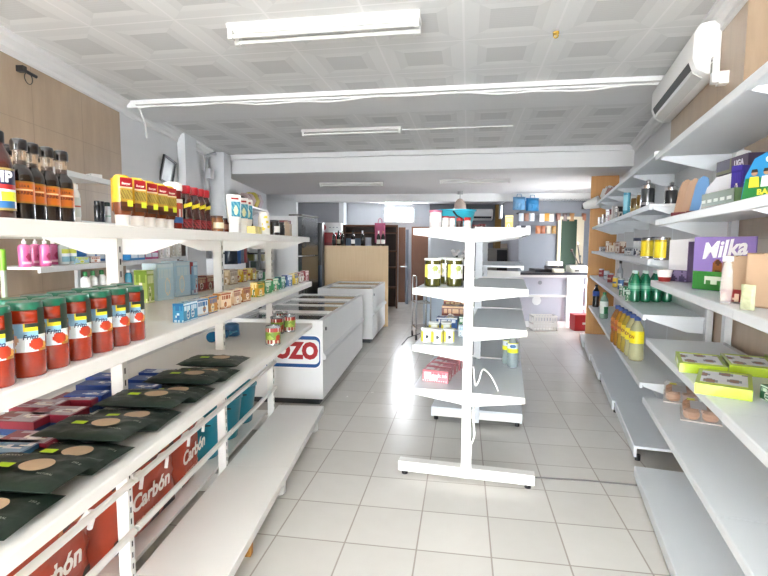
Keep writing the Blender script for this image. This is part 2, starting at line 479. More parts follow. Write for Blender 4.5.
tube_lamp(mid(303, 134, 400, 131, 2.95), 1.24, TILT, False, 'single tube lamp on the tiled ceiling beyond the first beam', CH, 0., bare=True)
tube_lamp(mid(322, 185, 381, 184, 2.68), 1.2, TILT, False, 'thin tube lamp on the low rear ceiling above the wooden partition', CH2, 0., bare=True)
tube_lamp(mid(443, 182, 507, 181, 2.68), 1.2, TILT, False, 'thin tube lamp on the low rear ceiling above the middle shelving', CH2, 0., bare=True)
p = aty(362, 204, 12.3); tube_lamp(p, 1.2, 1.2, False, 'tube lamp running away from us on the recess ceiling', CH2, 10., bare=True)
p = aty(398, 202, 13.2); tube_lamp(p, .75, 0, False, 'short lit tube lamp above the small bright window', CH2, 10., bare=True)

# cable bundle along the first beam
def along(x, dy=0., z=2.96): return (x, cross(x, 4.6)+dy, z)
b = B().prism([(-2.45, cross(-2.45, 4.57)), (2.35, cross(2.35, 4.57)), (2.35, cross(2.35, 4.62)), (-2.45, cross(-2.45, 4.62))], 2.945, 2.97)
o = part('cable_trunking', b, P('#e4e4e2', .5)); tag(o, 'white cable trunking along the front edge of the first ceiling beam', 'cable trunking')
pts = [along(-2.4+4.75*i/60, -.03, 2.908+.008*sin(i*.7)+.012*sin(i*.23)) for i in range(61)]
pts = [(-2.42, cross(-2.4, 4.75), 2.66), (-2.41, cross(-2.4, 4.7), 2.8)] + pts
o = part('ceiling_cable', B().tube(pts, .009), P('#dededc', .5)); tag(o, 'white sagging cable clipped under the first ceiling beam', 'cable')
a, c = atz(402, 130, 2.99), atz(513, 126, 2.99)
o = part('lamp_cable', B().tube([(a.x, a.y, 2.993), (c.x, c.y, 2.993)], .008), P('#efefed', .5)); tag(o, 'thin white cable on the ceiling running right from the single tube lamp', 'cable')
p = atz(556, 32, CH)
t = thing('ceiling_hook', 'small yellow hook on the near ceiling', 'hook', (p.x, p.y, CH))
part('hook_plate', B().cyl((0, 0, -.012), .02, .012), P('#c9a53a', .4), t)
part('hook_ring', B().tube([(.014*cos(a*pi/6), 0, -.024+.014*sin(a*pi/6)) for a in range(12)], .004, 6, True), P('#c9a53a', .35, .6), t)

# ------------------------------------------------------------------ shelving
def shelf_board(g, s0, s1, t0, t1, z, parent, m, th=.04, name='shelf'):
    "a steel tray with a front lip; local frame of the gondola: x = t, y = s"
    sg = 1 if t1 > t0 else -1
    b = B().prism([(t0, z), (t1-sg*.004, z), (t1, z-.004), (t1, z-th+.003), (t1-sg*.003, z-th), (t1-sg*.02, z-th), (t1-sg*.02, z-.018), (t0, z-.018)], s0+.0015, s1-.0015, 'y')
    return part(name, b, m, parent)
def bracket(s, t0, t1, z, parent, m, h=.1):
    sg = 1 if t1 > t0 else -1
    b = B().prism([(t0, z-.018), (t1-sg*.03, z-.018), (t1-sg*.03, z-.036), (t0+sg*.1, z-h), (t0, z-h)], s-.002, s+.002, 'y')
    return part('bracket', b, m, parent)
def upright(s, z0, z1, parent, m, wx=.045, wy=.03, t=0., slots=True, side=1):
    b = B(); b.box(t-wx/2, t+wx/2, s-wy/2, s+wy/2, z0, z1)
    if slots:
        b.mi = 1; z = z0+.06; x = t+side*wx/2
        while z < z1-.05:
            b.box(min(x, x+side*.0008), max(x, x+side*.0008), s-.004, s+.004, z, z+.024)
            z += .05
    return part('upright', b, [m, P('#3a3a3c', .6)], parent)
def run_root(g, name, label, cat='shelving unit', group=None):
    ang = atan2(-g.d.x, g.d.y)
    side = 1 if g.n.dot(Vector((g.d.y, -g.d.x))) > 0 else -1
    t = thing(name, label, cat, (g.o.x, g.o.y, 0), ang, group)
    return t, side
# left gondola: x = t, y = s
t, sd = run_root(LG, 'gondola_shelving', 'long white double sided shelving unit filling the left side of the aisle')
TOPZ, MIDZ, DECKZ, BASEZ = 1.652, 1.286, .935, .18
BAYS = [-2.12, -1.06, 0, 1.06, 2.12]
for s in BAYS: upright(s, .0, TOPZ-.02, t, M_WHITE, .05, .035)
for s0, s1 in zip(BAYS, BAYS[1:]):
    for z, w_ in ((TOPZ, .345), (MIDZ, .36), (DECKZ, .36)):
        shelf_board(LG, s0, s1, 0.0, w_, z, t, M_WHITE); shelf_board(LG, s0, s1, -0.0, -w_, z, t, M_WHITE)
    shelf_board(LG, s0, s1+(.14 if s0 > 1 else 0), .028, .43, BASEZ, t, M_WHITE, .05, 'base_shelf'); shelf_board(LG, s0, s1, -.028, -.43, BASEZ, t, M_WHITE, .05, 'base_shelf')
    for z in (.385, .60):
        part('guard_rail', B().cyl((.042, s0+.01, z), .015, s1-s0-.02, 10, 'y'), M_WHITE, t)
for s in BAYS:
    for z, w_ in ((TOPZ, .345), (MIDZ, .36), (DECKZ, .36)):
        for q in (1, -1): bracket(s+(.0195 if s < 2 else -.0195), q*.02, q*w_, z, t, M_WHITE)
    for q in (1, -1):
        part('foot', B().box(min(q*.03, q*.4), max(q*.03, q*.4), s-.02, s+.02, 0.012, .13).cyl((q*.37, s, 0), .018, .014), M_WHITE, t)
wedge = B().box(.36, .39, .42, .46, 0, .13); part('wood_block', wedge, M_ORANGE_WOOD, t, label='small wooden block under the base shelf')

# right gondolas; local x = -t (mirror) so use a run frame with t = -x
t, sd = run_root(RG, 'wall_shelving', 'white wall shelving unit at the right edge, nearest the camera')
def rsh(s0, s1, w_, z, th=.04, name='shelf', t0=0.0): return shelf_board(RG, s0, s1, -t0, -w_, z, t, M_BLUEWHITE, th, name)
RZ = dict(base=.10, s1=.585, s2=.985, s3=1.372, s4=1.765, s5=2.18)
for s0, s1 in ((-1.2, .4), (.4, 1.88), (1.88, 3.42)):
    rsh(s0, s1, .45, RZ['base'], .07, 'base_shelf')
    for k, w_ in (('s1', .42), ('s2', .42), ('s3', .41), ('s4', .40), ('s5', .42)): rsh(s0, s1, w_, RZ[k])
for s in (-1.18, .4, 1.88, 3.40):
    upright(s if s < 3 else 3.37, 0, 2.35, t, M_BLUEWHITE, .04, .06, .02, False)
    for k, w_ in (('s1', .42), ('s2', .42), ('s3', .41), ('s4', .40), ('s5', .42)): bracket(min(s+.03, 3.405), 0, -w_, RZ[k], t, M_BLUEWHITE, .12)
    part('foot', B().cyl((-.40, min(s+.04, 3.36), 0), .02, .03), M_BLACK, t)
part('back_panel', B().box(.0, .008, -1.1, 3.38, .1, 1.0), P('#cfccc8', .5), t)
FZ = dict(base=.12, s1=.60, s2=1.10, s3=1.50, s4=1.89, s5=2.255)
t, sd = run_root(RG, 'wall_shelving', 'grey white wall shelving run along the right wall, ending at the honey wood panel')
FS = [3.74, 4.85, 5.95, 6.95, 7.85, 8.62]
for s0, s1 in zip(FS, FS[1:]):
    rsh(s0, s1, .405+.026*FS.index(s0), FZ['base'], .085, 'base_shelf')
    for k, w_ in (('s1', .39), ('s2', .39), ('s3', .38), ('s4', .385), ('s5', .37)): rsh(s0, s1, w_, FZ[k])
    part('back_panel', B().box(.0, .008, s0+.02, s1-.02, .1, 2.3), P('#d6d8da', .5), t)
for s in FS:
    upright(s, 0, 2.35, t, M_BLUEWHITE, .04, .06, .02, False)
    for k, w_ in (('s1', .39), ('s2', .39), ('s3', .38), ('s4', .385), ('s5', .37)): bracket(s+(.032 if s < 8 else -.032), 0, -w_, FZ[k], t, M_BLUEWHITE, .12)
    part('foot', B().cyl((-.37-.02*FS.index(s), s+(.04 if s < 8 else -.04), 0), .02, .042), M_BLACK, t)
# middle gondola
t, sd = run_root(CG, 'gondola_shelving', 'free standing white double sided shelving unit in the middle of the floor')
CZL = dict(s1=.61, s2=.91, s3=1.30, s4=1.70); CZR = dict(s1=.60, s2=1.045, s3=1.31, s4=1.70)
part('foot_bar', B().box(-.46, .45, -.035, .035, .03, .10).bevel(.006), M_WHITE, t)
for x in (-.42, .41): part('foot', B().cyl((x, 0, 0), .022, .032), M_BLACK, t)
CSB = [0, 1.08, 2.16]
for s in CSB: upright(s, .02, 1.69, t, M_WHITE if s == 0 else M_BLUEWHITE, .06, .04, 0, s > 0)
for i, (s0, s1) in enumerate(zip(CSB, CSB[1:])):
    for k in ('s1', 's2', 's3', 's4'):
        zl = CZL[k]; zr = CZR[k]+(.11 if (i == 1 and k == 's3') else 0)
        shelf_board(CG, s0, s1, -.0, -.375, zl, t, M_BLUEWHITE, .04); shelf_board(CG, s0, s1, .0, .375, zr, t, M_BLUEWHITE, .04)
    if i == 1:
        for q in (1, -1): shelf_board(CG, s0, s1, q*.0, q*.40, .13, t, M_BLUEWHITE, .09, 'base_shelf')
        part('base_front', B().box(-.40, .40, s0+.003, s0+.02, .045, .128), M_WHITE, t)
        for q in (1, -1): part('foot', B().cyl((q*.36, s0+.05, 0), .02, .042), M_BLACK, t)
for s in CSB:
    for k in ('s1', 's2', 's3', 's4'):
        for q, z in ((-1, CZL[k]), (1, CZR[k])):
            # pressed end plates close the near end of every shelf
            ss = s-.004 if s == 0 else s+.022
            b = B().prism([(q*.03, z+.012), (q*.375, z+.004), (q*.375, z-.036), (q*.1, z-.075), (q*.03, z-.085)], ss-.003, ss+.003, 'y')
            part('bracket', b, M_WHITE, t)
# left wall shelving
t, sd = run_root(LW, 'wall_shelving', 'white wall shelving against the tan wall at the left, behind the gondola')
for z in (.5, .85, 1.2, 1.44, 1.76, 2.105):
    s1 = 4.15 if z > 1.5 else 5.4
    for a, c in ((3.18, 4.25), (4.25, 5.4)):
        if a < s1: shelf_board(LW, a, min(c, s1), 0.02, .35, z, t, P('#dfe0e0', .4), .04)
for s in (3.2, 4.13, 5.37): upright(s, 0, 2.1 if s < 5 else 1.46, t, P('#dfe0e0', .4), .03, .04, .02, False)
# ------------------------------------------------------------------ fixtures and furniture
GLASS = P('#e6eef0', .04, trans=1.)
def freezer(name, label, near, far, width, H, lids, logo=False):
    d = (far-near); L = d.length; ang = atan2(-d.x, d.y)
    t = thing('chest_freezer', label, 'freezer', (near.x, near.y, 0), ang, None)
    m = P('#eceded', .35, noise=.02, scale=3); edge = P('#f6f6f4', .3)
    b = B(); w = .05
    b.box(-width, 0, 0, L, .07, H-.10)
    b.box(-width, -width+w, 0, L, H-.10, H).box(-w, 0, 0, L, H-.10, H).box(-width+w, -w, 0, w, H-.10, H).box(-width+w, -w, L-w, L, H-.10, H)
    part('body', b.bevel(.006), m, t)
    part('side_rail', B().prism([(0, .46), (.03, .47), (.03, .5), (0, .53)], .02, L-.02, 'y'), P('#dfe1e2', .35), t)
    part('plinth', B().box(-width+.05, -.05, .06, L-.05, .0, .07), P('#55585a', .6), t)
    part('liner', B().box(-width+w, -w, w, L-w, H-.10, H-.085), P('#5f666a', .5, noise=.15, scale=9), t)
    seg = (L-2*w)/lids
    for i in range(lids):
        y0 = w+i*seg
        zz = H-.03+(.012 if i % 2 else 0)
        o = part('sliding_lid', B().box(-width+w, -w, y0+.02, y0+seg-.02, zz, zz+.006), GLASS, t)
        part('lid_frame', B().box(-width+w, -w, y0-.002, y0+.025, zz-.004, zz+.02).bevel(.003), edge, o); part('lid_frame', B().box(-width+w, -w, y0+seg-.025, y0+seg-.004, zz-.004, zz+.02).bevel(.003), edge, o)
    part('lock', B().cyl((.0, .12, H-.1), .018, .012, 12, 'x'), P('#8d8f90', .4, .6), t)
    if logo:
        b = B(); W, Z0, Z1 = .62, .375, .71
        def rr(x0, x1, z0, z1, r):
            pts = []
            for cx, cz, a0 in ((x1-r, z1-r, 0), (x0+r, z1-r, 90), (x0+r, z0+r, 180), (x1-r, z0+r, 270)):
                pts += [(cx+r*cos(radians(a0+k*15)), cz+r*sin(radians(a0+k*15))) for k in range(7)]
            return pts
        b.prism(rr(-W, -.012, Z0, Z1, .07), -.004, 0, 'y'); b.mi = 1
        b.prism(rr(-W+.012, -.024, Z0+.012, Z1-.012, .06), -.006, -.0035, 'y'); b.mi = 0
        b.prism(rr(-W+.04, -.034, Z0+.047, Z1-.047, .045), -.008, -.0055, 'y')
        lg = part('logo_plate', b, [P('#f7f7f7', .3), P('#1f63b0', .3)], t, label='white and blue advertising plate with red letters')
        link('lettering', txt('OZO', .215, '#d0202c', bold=.06, width=.44), lg, (-.265, -.0095, (Z0+Z1)/2+.003))
    return t
freezer('f', 'long white chest freezer with the red letters plate, beyond the left gondola', Vector((-.595, 4.76)), Vector((-.315, 7.24)), .92, .855, 4, True)
freezer('f', 'second white chest freezer, standing against the oak partition', Vector((-.18, 7.85)), Vector((.02, 9.4)), .90, .88, 2)

# oak partition, back of a shelf unit
t = thing('partition', 'light oak panelled partition behind the chest freezers with wine bottles on top', 'partition', (-1.17, 9.5, 0), 0)
part('panel', B().box(0, 1.25, 0, .03, 0, 1.56).bevel(.003), M_OAK, t)
part('side_panel', B().box(1.2, 1.25, .03, .36, 0, 1.56).box(0, .05, .03, .36, 0, 1.56).bevel(.003), M_OAK, t)
part('top', B().box(0, 1.25, .03, .36, 1.53, 1.56), M_OAK, t)
for z in (.4, .8, 1.2): part('shelf', B().box(.05, 1.2, .03, .34, z, z+.02), M_OAK, t)
def wine(loc, label, cap='#1b1b1e', lab='#e9e4da'):
    t = thing('wine_bottle', label, 'bottle', loc, 0, 'wine bottles on the oak partition')
    part('glass', B().lathe([(0, 0), (.034, 0), (.037, .01), (.037, .17), (.03, .2), (.015, .225), (.0135, .29), (0, .29)], seg=14), P('#14170f', .12, coat=.6), t)
    part('capsule', B().lathe([(.0150, .235), (.0150, .293), (0, .293)], seg=12), P(cap, .4), t)
    part('label', B().lathe([(.0376, .04), (.0376, .12)], seg=14), P(lab, .6), t)
    return t
for u, c, l, txt_ in ((334, '#e6e6e6', '#1d1d1d', 'wine bottle with white capsule, leftmost on the oak partition'), (338.5, '#1b1b1e', '#b9ac93', 'dark wine bottle second from the left on the oak partition'),
        (342.5, '#d0cdc8', '#222', 'wine bottle with pale capsule third from the left on the oak partition'), (353, '#1b1b1e', '#ececec', 'wine bottle standing alone in the middle of the partition top'),
        (362.5, '#dcdcdc', '#2a2a2a', 'wine bottle with white capsule right of the middle on the partition top'), (378.5, '#efe9e6', '#ecebe8', 'white labelled wine bottle second from the right on the partition'),
        (383, '#e39a8a', '#efece8', 'wine bottle with pink capsule at the right end of the partition top')):
    p = aty(u, 246, 9.68); wine((p.x, p.y, 1.56), txt_, c, l if len(l) == 7 else '#222222')

# steel fridge
n, f = Vector((-1.375, 8.15)), Vector((-1.2, 8.9)); d = f-n; ang = atan2(-d.x, d.y)
t = thing('refrigerator', 'tall stainless steel fridge with two doors past the end of the left gondola', 'fridge', (n.x, n.y, 0), ang)
part('cabinet', B().box(-.7, -.05, 0, .76, 0, 2.05).bevel(.008), P('#eeeeee', .4), t)
for z0, z1 in ((.05, 1.38), (1.4, 2.03)):
    o = part('door', B().box(-.045, .02, .01, .75, z0, z1).bevel(.012, 3), P('#8d9093', .22, 1.), t)
    zz = (z0+z1)/2
    part('handle', B().tube([(.02, .08, zz-.18), (.055, .08, zz-.16), (.055, .08, zz+.16), (.02, .08, zz+.18)], .012), P('#26282b', .4), o)
part('hinge_cover', B().box(-.2, .03, .0, .76, 2.05, 2.075).bevel(.006), P('#7b7470', .5), t)
# red cooler with header, dark cabinet left of it
p = aty(329, 243, 10.3)
t = thing('drinks_cooler', 'red drinks cooler with white header and red disc beside the steel fridge', 'cooler', (p.x, p.y, 0), 0)
part('body', B().box(-.24, .24, 0, .55, 0, 1.62).bevel(.01), P('#8d1f26', .4), t)
o = part('header', B().box(-.25, .25, -.04, .5, 1.83, 2.03).bevel(.01), P('#d9d9dc', .4), t)
part('disc', B().cyl((-.14, -.05, 1.93), .085, .01, 20, 'y'), P('#b3202c', .4), o)
link('lettering', txt('- - -', .12, '#9aa3b8', bold=.02), o, (.1, -.045, 1.94))
part('header_strip', B().box(-.25, .25, -.041, .5, 1.62, 1.83), P('#b3202c', .4), t)
p = aty(318.5, 243, 9.15)
t = thing('dark_cabinet', 'narrow black cabinet just behind the steel fridge', 'cabinet', (p.x, p.y, 0), 0)
part('body', B().box(-.07, .07, 0, .3, 0, 1.98).bevel(.006), P('#1d1f24', .4), t)
part('door', B().box(-.06, .06, -.015, 0, .1, 1.2).bevel(.004), P('#26405e', .4), t)

# things in the rear recess
t = thing('shelf_unit', 'dark crowded shelf unit behind the oak partition by the rear doorway', 'shelves', (-.55, 12.2, 0), 0)
X0, X1 = aty(343, 240, 12.2).x+.55, aty(398, 240, 12.2).x+.55
part('side', B().box(X0, X0+.04, 0, .4, 0, 2.06), P('#7a543c', .6), t); part('side', B().box(X1-.04, X1, 0, .4, 0, 2.06), P('#7a543c', .6), t)
part('back', B().box(X0, X1, .38, .4, 0, 2.06), P('#5c4e48', .7), t)
part('top', B().box(X0, X1, 0, .4, 2.02, 2.06), P('#7a4b2e', .6), t)
for z in (.5, 1.0, 1.4, 1.85): part('shelf', B().box(X0+.04, X1-.04, 0, .38, z, z+.03), P('#7a543c', .6), t)
def boxy(name, label, cat, loc, w, d, h, col, rot=0., group=None, bev=.006, rough=.5):
    o = part(name, B().box(-w/2, w/2, -d/2, d/2, 0, h).bevel(bev), P(col, rough, noise=.05, scale=12)); o.location = loc; o.rotation_euler = (0, 0, rot)
    return tag(o, label, cat, group)
boxy('folder_box', 'blue grey box on the upper shelf of the dark shelf unit', 'box', (-.55+X0+.28, 12.3, 1.433), .42, .2, .3, '#66788c')
boxy('folder_box', 'pale box beside the blue grey box on the dark shelf unit', 'box', (-.55+X0+.62, 12.3, 1.433), .14, .2, .32, '#cfd6dd')
q = part('shopping_bag', B().pillow(.26, .48, .14, 8).xf(Matrix.Translation((0, 0, .24)) @ Matrix.Rotation(pi/2, 4, 'X')), P('#e0719a', .6)); p = aty(380, 240, 12.05); q.location = (p.x, 12.125, 1.62)
tag(q, 'pink bag hanging at the front of the dark shelf unit', 'bag')
o = part('bag_loop', B().tube([(-.05, -.03, .46), (-.04, -.0, .56), (0, .0, .6), (.04, -.0, .56), (.05, -.03, .46)], .01), P('#e0719a', .6), q)
for i, (x, z, w, h, c, l) in enumerate(((1.02, .5, .2, .42, '#2b2422', 'dark bag on the low shelf at the right of the crowded shelf unit'), (.72, .5, .28, .35, '#23272b', 'black bag left of the dark bag on the low shelf'),
        (1.02, 1.03, .22, .3, '#5b3326', 'brown bag on the middle shelf of the crowded shelf unit'), (.75, 1.03, .25, .25, '#1e2226', 'black box in the middle of the crowded shelf unit'))):
    boxy('storage_bag' if 'bag' in l else 'storage_box', l, 'bag' if 'bag' in l else 'box', (-.55+X0+x, 12.28, z+(.033 if z < 1.02 else .003)), w, .2, h, c, bev=.05)
# doorway frame, grey door leaf, brown door
a, c = aty(398, 300, YR-.4), aty(405.5, 228, YR-.4)
b = B().box(a.x, c.x, YR-.45, YR-.35, 0, 2.05); struct('door_1', b, M_BROWN_WOOD)
a, c = aty(405, 300, YR-.5), aty(408, 232, YR-.5)
o = struct('door_2', B().box(a.x, c.x, YR-.9, YR-.5, 0, 1.98), P('#8f9bab', .5))
part('door_handle', B().cyl((a.x-.01, YR-.85, 1.0), .02, -.0+.06, 10, 'y').box(a.x-.14, a.x+.01, YR-.93, YR-.90, .99, 1.02), M_STEEL, o)
a, c = aty(411, 300, YR-.02), aty(430.5, 228, YR-.02)
o = struct('door_3', B().box(a.x, c.x, YR-.06, YR-.005, 0, 2.08), M_BROWN_WOOD)
for z0, z1 in ((.15, .55), (.65, 1.05), (1.15, 1.55), (1.65, 1.98)): part('door_panel', B().box(a.x+.06, c.x-.06, YR-.075, YR-.055, z0, z1).bevel(.01), M_BROWN_WOOD, o)
a, c = aty(472, 220, 13.7), aty(494, 208.5, 13.7)
def aircon(name, label, w, h, d):
    t = thing(name, label, 'air conditioner')
    prof = [(0, 0), (-d*.45, 0), (-d*.85, h*.12), (-d, h*.32), (-d, h*.8), (-d*.8, h*.97), (-d*.5, h), (0, h)]
    part('casing', B().prism(prof, -w/2, w/2, 'x').bevel(.012, 3), P('#f3f3f2', .35), t)
    part('louvre', B().prism([(-d*.50, -.002), (-d*.86, h*.10), (-d*.90, h*.17), (-d*.55, .012)], -w*.44, w*.44, 'x'), P('#d8d8d6', .4), t)
    part('air_slot', B().prism([(-d*.86, h*.125), (-d*1.0, h*.30), (-d*.99-.003, h*.335), (-d*.88, h*.185)], -w*.43, w*.43, 'x'), P('#3a3b3d', .6), t)
    return t
t = aircon('air_conditioner', 'small white air conditioner on the grey wall at the rear', c.x-a.x, c.z-a.z, .2); t.location = ((a.x+c.x)/2, YR-.0, a.z)
t = thing('refrigerator', 'pale grey fridge far at the rear, seen behind the middle shelving', 'fridge', (aty(446, 250, 13.3).x, 13.0, 0), 0)
part('cabinet', B().box(-.45, .45, 0, .65, 0, 1.78).bevel(.01), P('#c3c8ce', .45), t); part('door', B().box(-.45, .45, -.05, -.005, .05, 1.1).bevel(.01), P('#cdd2d8', .4), t); part('door', B().box(-.45, .45, -.05, -.005, 1.12, 1.77).bevel(.01), P('#cdd2d8', .4), t)
t = thing('side_table', 'dark cabinet with a black front under the ochre wall at the rear', 'cabinet', (aty(506, 260, 12.6).x-.12, 12.6, 0), 0)
part('body', B().box(-.38, .16, 0, .5, 0, 1.5).bevel(.006), P('#8b8780', .5), t); part('door', B().box(-.12, .14, -.02, 0, .4, 1.46), P('#141416', .3), t)
boxy('paper_pile', 'beige and red papers on the dark cabinet at the rear', 'papers', (aty(505.5, 250, 12.7).x, 12.85, 1.5), .26, .3, .12, '#b8a99a')
boxy('brown_box', 'ochre brown box beside the papers at the rear', 'box', (aty(497, 250, 12.7).x, 12.75, 1.5), .14, .25, .28, '#8a6a2e')
# lamp under header
p = aty(460, 203, 10.7)
t = thing('hanging_lamp', 'brown glass globe lamp hanging in front of the rear beam', 'lamp', (p.x, p.y, CH2), 0)
part('cord', B().cyl((0, 0, -.06), .06, .06).tube([(0, 0, 0), (0, 0, -.16)], .008), P('#b9b9b9', .5), t)
part('globe', B().lathe([(0, -.46), (.08, -.44), (.13, -.36), (.12, -.26), (.06, -.17), (.02, -.15), (0, -.15)], seg=18), P('#d8c4b8', .2, alpha=.75), t)
# chrome trolley and pale cabinet past the middle gondola
p = atz(418.5, 329, 0)
t = thing('wire_trolley', 'chrome wire trolley standing past the far left side of the middle shelving', 'trolley', (p.x-.02, p.y-.9, 0), .1)
fr_ = B()
for x in (-.12, .12):
    fr_.tube([(x, -.2, .1), (x, -.2, 1.0), (x, -.15, 1.06), (x, .15, 1.06), (x, .2, 1.0), (x, .2, .1)], .014)
part('frame', fr_, M_CHROME, t)
for z in (.2, .62): part('rack', B().tube([(-.12, -.2, z), (.12, -.2, z), (.12, .2, z), (-.12, .2, z)], .01, 6, True).tube([(-.12, -.07, z), (.12, -.07, z)], .007).tube([(-.12, .07, z), (.12, .07, z)], .007), M_CHROME, t)
for x in (-.12, .12):
    for y in (-.2, .2): part('caster', B().cyl((x-.012, y, .05), .05, .024, 14, 'x').cyl((x, y, .05), .012, .06), P('#4a4a4c', .5), t)
p = aty(434, 300, 8.6)
t = thing('base_cabinet', 'pale blue cabinet standing beyond the middle shelving next to the chrome trolley', 'cabinet', (p.x, p.y, 0), .1)
part('body', B().box(-.12, .5, 0, .4, .05, .75).bevel(.006), P('#c6d6e6', .4), t); part('plinth', B().box(-.1, .48, .03, .38, 0, .05), P('#6e7880', .5), t)

# counter
CY = 9.5
t = thing('counter', 'white and pale lilac shop counter with a dark top at the rear right', 'counter', (0, CY, 0), 0)
x0, x1, xm = 2.15, 3.93, aty(568, 300, CY).x
part('body', B().box(x0, x1, .03, .55, .0, 1.0), P('#c9cad8', .6), t)
fw = B(); wht = P('#f4f4f4', .5)
for za, zb in ((0, .12), (.97, 1.02)): fw.box(x0, x1, 0, .03, za, zb)
fw.box(x0, xm-.02, 0, .03, .59, .635); fw.box(xm-.03, xm+.03, -.005, .03, 0, 1.02); fw.box(x1-.04, x1, 0, .03, 0, 1.02)
fw.box(xm, x1, 0, .03, .78, .83).box(xm, x1, 0, .03, .36, .41)
part('trim_strips', fw, wht, t)
part('worktop', B().box(x0-.03, x1+.02, -.03, .6, 1.02, 1.065).bevel(.004), P('#4d4d55', .35), t)
o = part('sticker', B().cyl((aty(540.5, 280, CY).x, .02, .87), .04, .008, 14, 'y'), P('#a9adb8', .4), t)
part('sticker', B().lathe([(0, 0), (.09, 0), (.09, .004), (0, .004)], seg=9, M=Matrix.Translation((aty(537, 301, CY).x, .03, .52)) @ Matrix.Rotation(pi/2, 4, 'X')), P('#eef0f2', .5), t)
p = aty(553.5, 265, CY+.3)
t = thing('cash_register', 'dark cash register with white paper boxes in the middle of the counter', 'cash register', (p.x, CY+.3, 1.065), 0)
part('base', B().box(-.42, .1, -.2, .2, 0, .06).bevel(.01), P('#3c3d44', .4), t)
part('keyboard', B().prism([(-.2, .06), (.1, .12), (.1, .06)], -.15, .1, 'x'), P('#4b4c53', .5), t)
part('display', B().box(.11, .2, -.02, .02, .0, .12).bevel(.006), P('#30313a', .4), t)
boxy('white_carton', 'white carton on the cash register', 'box', (p.x+.02, CY+.32, 1.185), .29, .14, .085, '#f4f4f2')
boxy('cream_carton', 'cream coloured block below the white carton, beside the cash register', 'box', (p.x+.0, CY+.03, 1.065), .2, .1, .075, '#efe6cf')
p = aty(576, 266, CY+.25)
t = thing('label_scale', 'cream shop scale at the right end of the counter', 'scale', (p.x, CY+.2, 1.065), 0)
part('body', B().prism([(-.17, 0), (.14, 0), (.14, .13), (-.05, .13), (-.17, .07)], -.17, .17, 'x').bevel(.008), P('#e5e3d6', .45), t)
part('keypad', B().box(-.1, -.02, -.178, -.165, .02, .06), P('#6d6d6b', .5), t)
part('tray', B().box(-.17, .17, -.06, .15, .135, .145), M_STEEL, t)
p = aty(587, 268, CY+.2)
t = thing('umbrella_pot', 'black pot with dark thin sticks at the right end of the counter', 'stand', (p.x-.02, CY+.44, 1.065), 0)
part('pot', B().lathe([(0, 0), (.045, 0), (.055, .16), (.05, .16), (.042, .01), (0, .01)]), M_BLACK, t)
for k, (dx, dz) in enumerate(((-.19, .42), (-.08, .56), (-.02, .3))):
    part('stick', B().tube([(0, 0, .02), (dx*.4, .02, dz*.5), (dx, .03, dz)], .012), P('#2c2526', .5), t)
    part('stick_knob', B().lathe([(0, -.03), (.025, -.015), (.025, .02), (0, .035)], (dx, .03, dz), 10), P(('#5a2d33', '#c9b7ad', '#2b3b2b')[k], .5), t)
p = atz(575, 327, 0)
t = thing('drinks_crate', 'red crate with white lettering on the floor in front of the counter', 'crate', (p.x, 9.25, 0), 0)
b = B().box(-.18, .18, -.13, .13, 0, .012)
for y in (-.13, .122): b.box(-.18, .18, y, y+.008, 0, .3)
for x in (-.18, .172): b.box(x, x+.008, -.13, .13, 0, .3)
b.box(-.186, .186, -.136, .136, .28, .296)
o = part('shell', b, P('#cf2a30', .4), t)
part('label_strip', B().box(-.04, .14, -.1325, -.1300, .12, .16), P('#f3e9e9', .5), t)
p = atz(539, 328, 0)
t = thing('slatted_crate', 'white slatted plastic crate on the floor before the counter', 'crate', (p.x, 9.2, 0), 0)
b = B().box(-.22, .22, -.14, .14, 0, .012)
for i in range(9):
    x = -.22+i*.0525; b.box(x, x+.02, -.14, -.132, 0, .27).box(x, x+.02, .132, .14, 0, .27)
for i in range(6):
    y = -.14+i*.053; b.box(-.22, -.212, y, y+.015, 0, .27).box(.212, .22, y, y+.015, 0, .27)
for z in (.0, .12, .255): b.box(-.225, .225, -.143, -.131, z, z+.03).box(-.225, .225, .131, .143, z, z+.03).box(-.225, -.211, -.14, .14, z, z+.03).box(.211, .225, -.14, .14, z, z+.03)
part('shell', b, P('#f1efec', .5), t)
o = part('paper_roll', B().lathe([(0, 0), (.05, 0), (.05, .32), (0, .32)], seg=16), P('#efe9dc', .6)); p = atz(587, 318, 0); o.location = (p.x-.02, 9.38, 0)
tag(o, 'cream paper roll standing on the floor by the counter end', 'roll')
# green door in the grey rear wall
yw = bl(4).y-.02
a, c = aty(557.5, 320, yw), aty(577, 219.5, yw)
o = struct('door_4', B().box(a.x, c.x, yw-.01, yw+.01, 0, c.z), P('#123d22', .6, noise=.2, scale=30))
fl_ = P('#d8cbb2', .6)
part('door_frame', B().box(a.x-.07, a.x, yw-.03, yw+.02, 0, c.z+.06).box(c.x, c.x+.15, yw-.03, yw+.02, 0, c.z+.06).box(a.x, c.x, yw-.03, yw+.02, c.z, c.z+.06), fl_, o)
a, c = aty(581, 320, yw-.02), aty(596, 195, yw-.02)
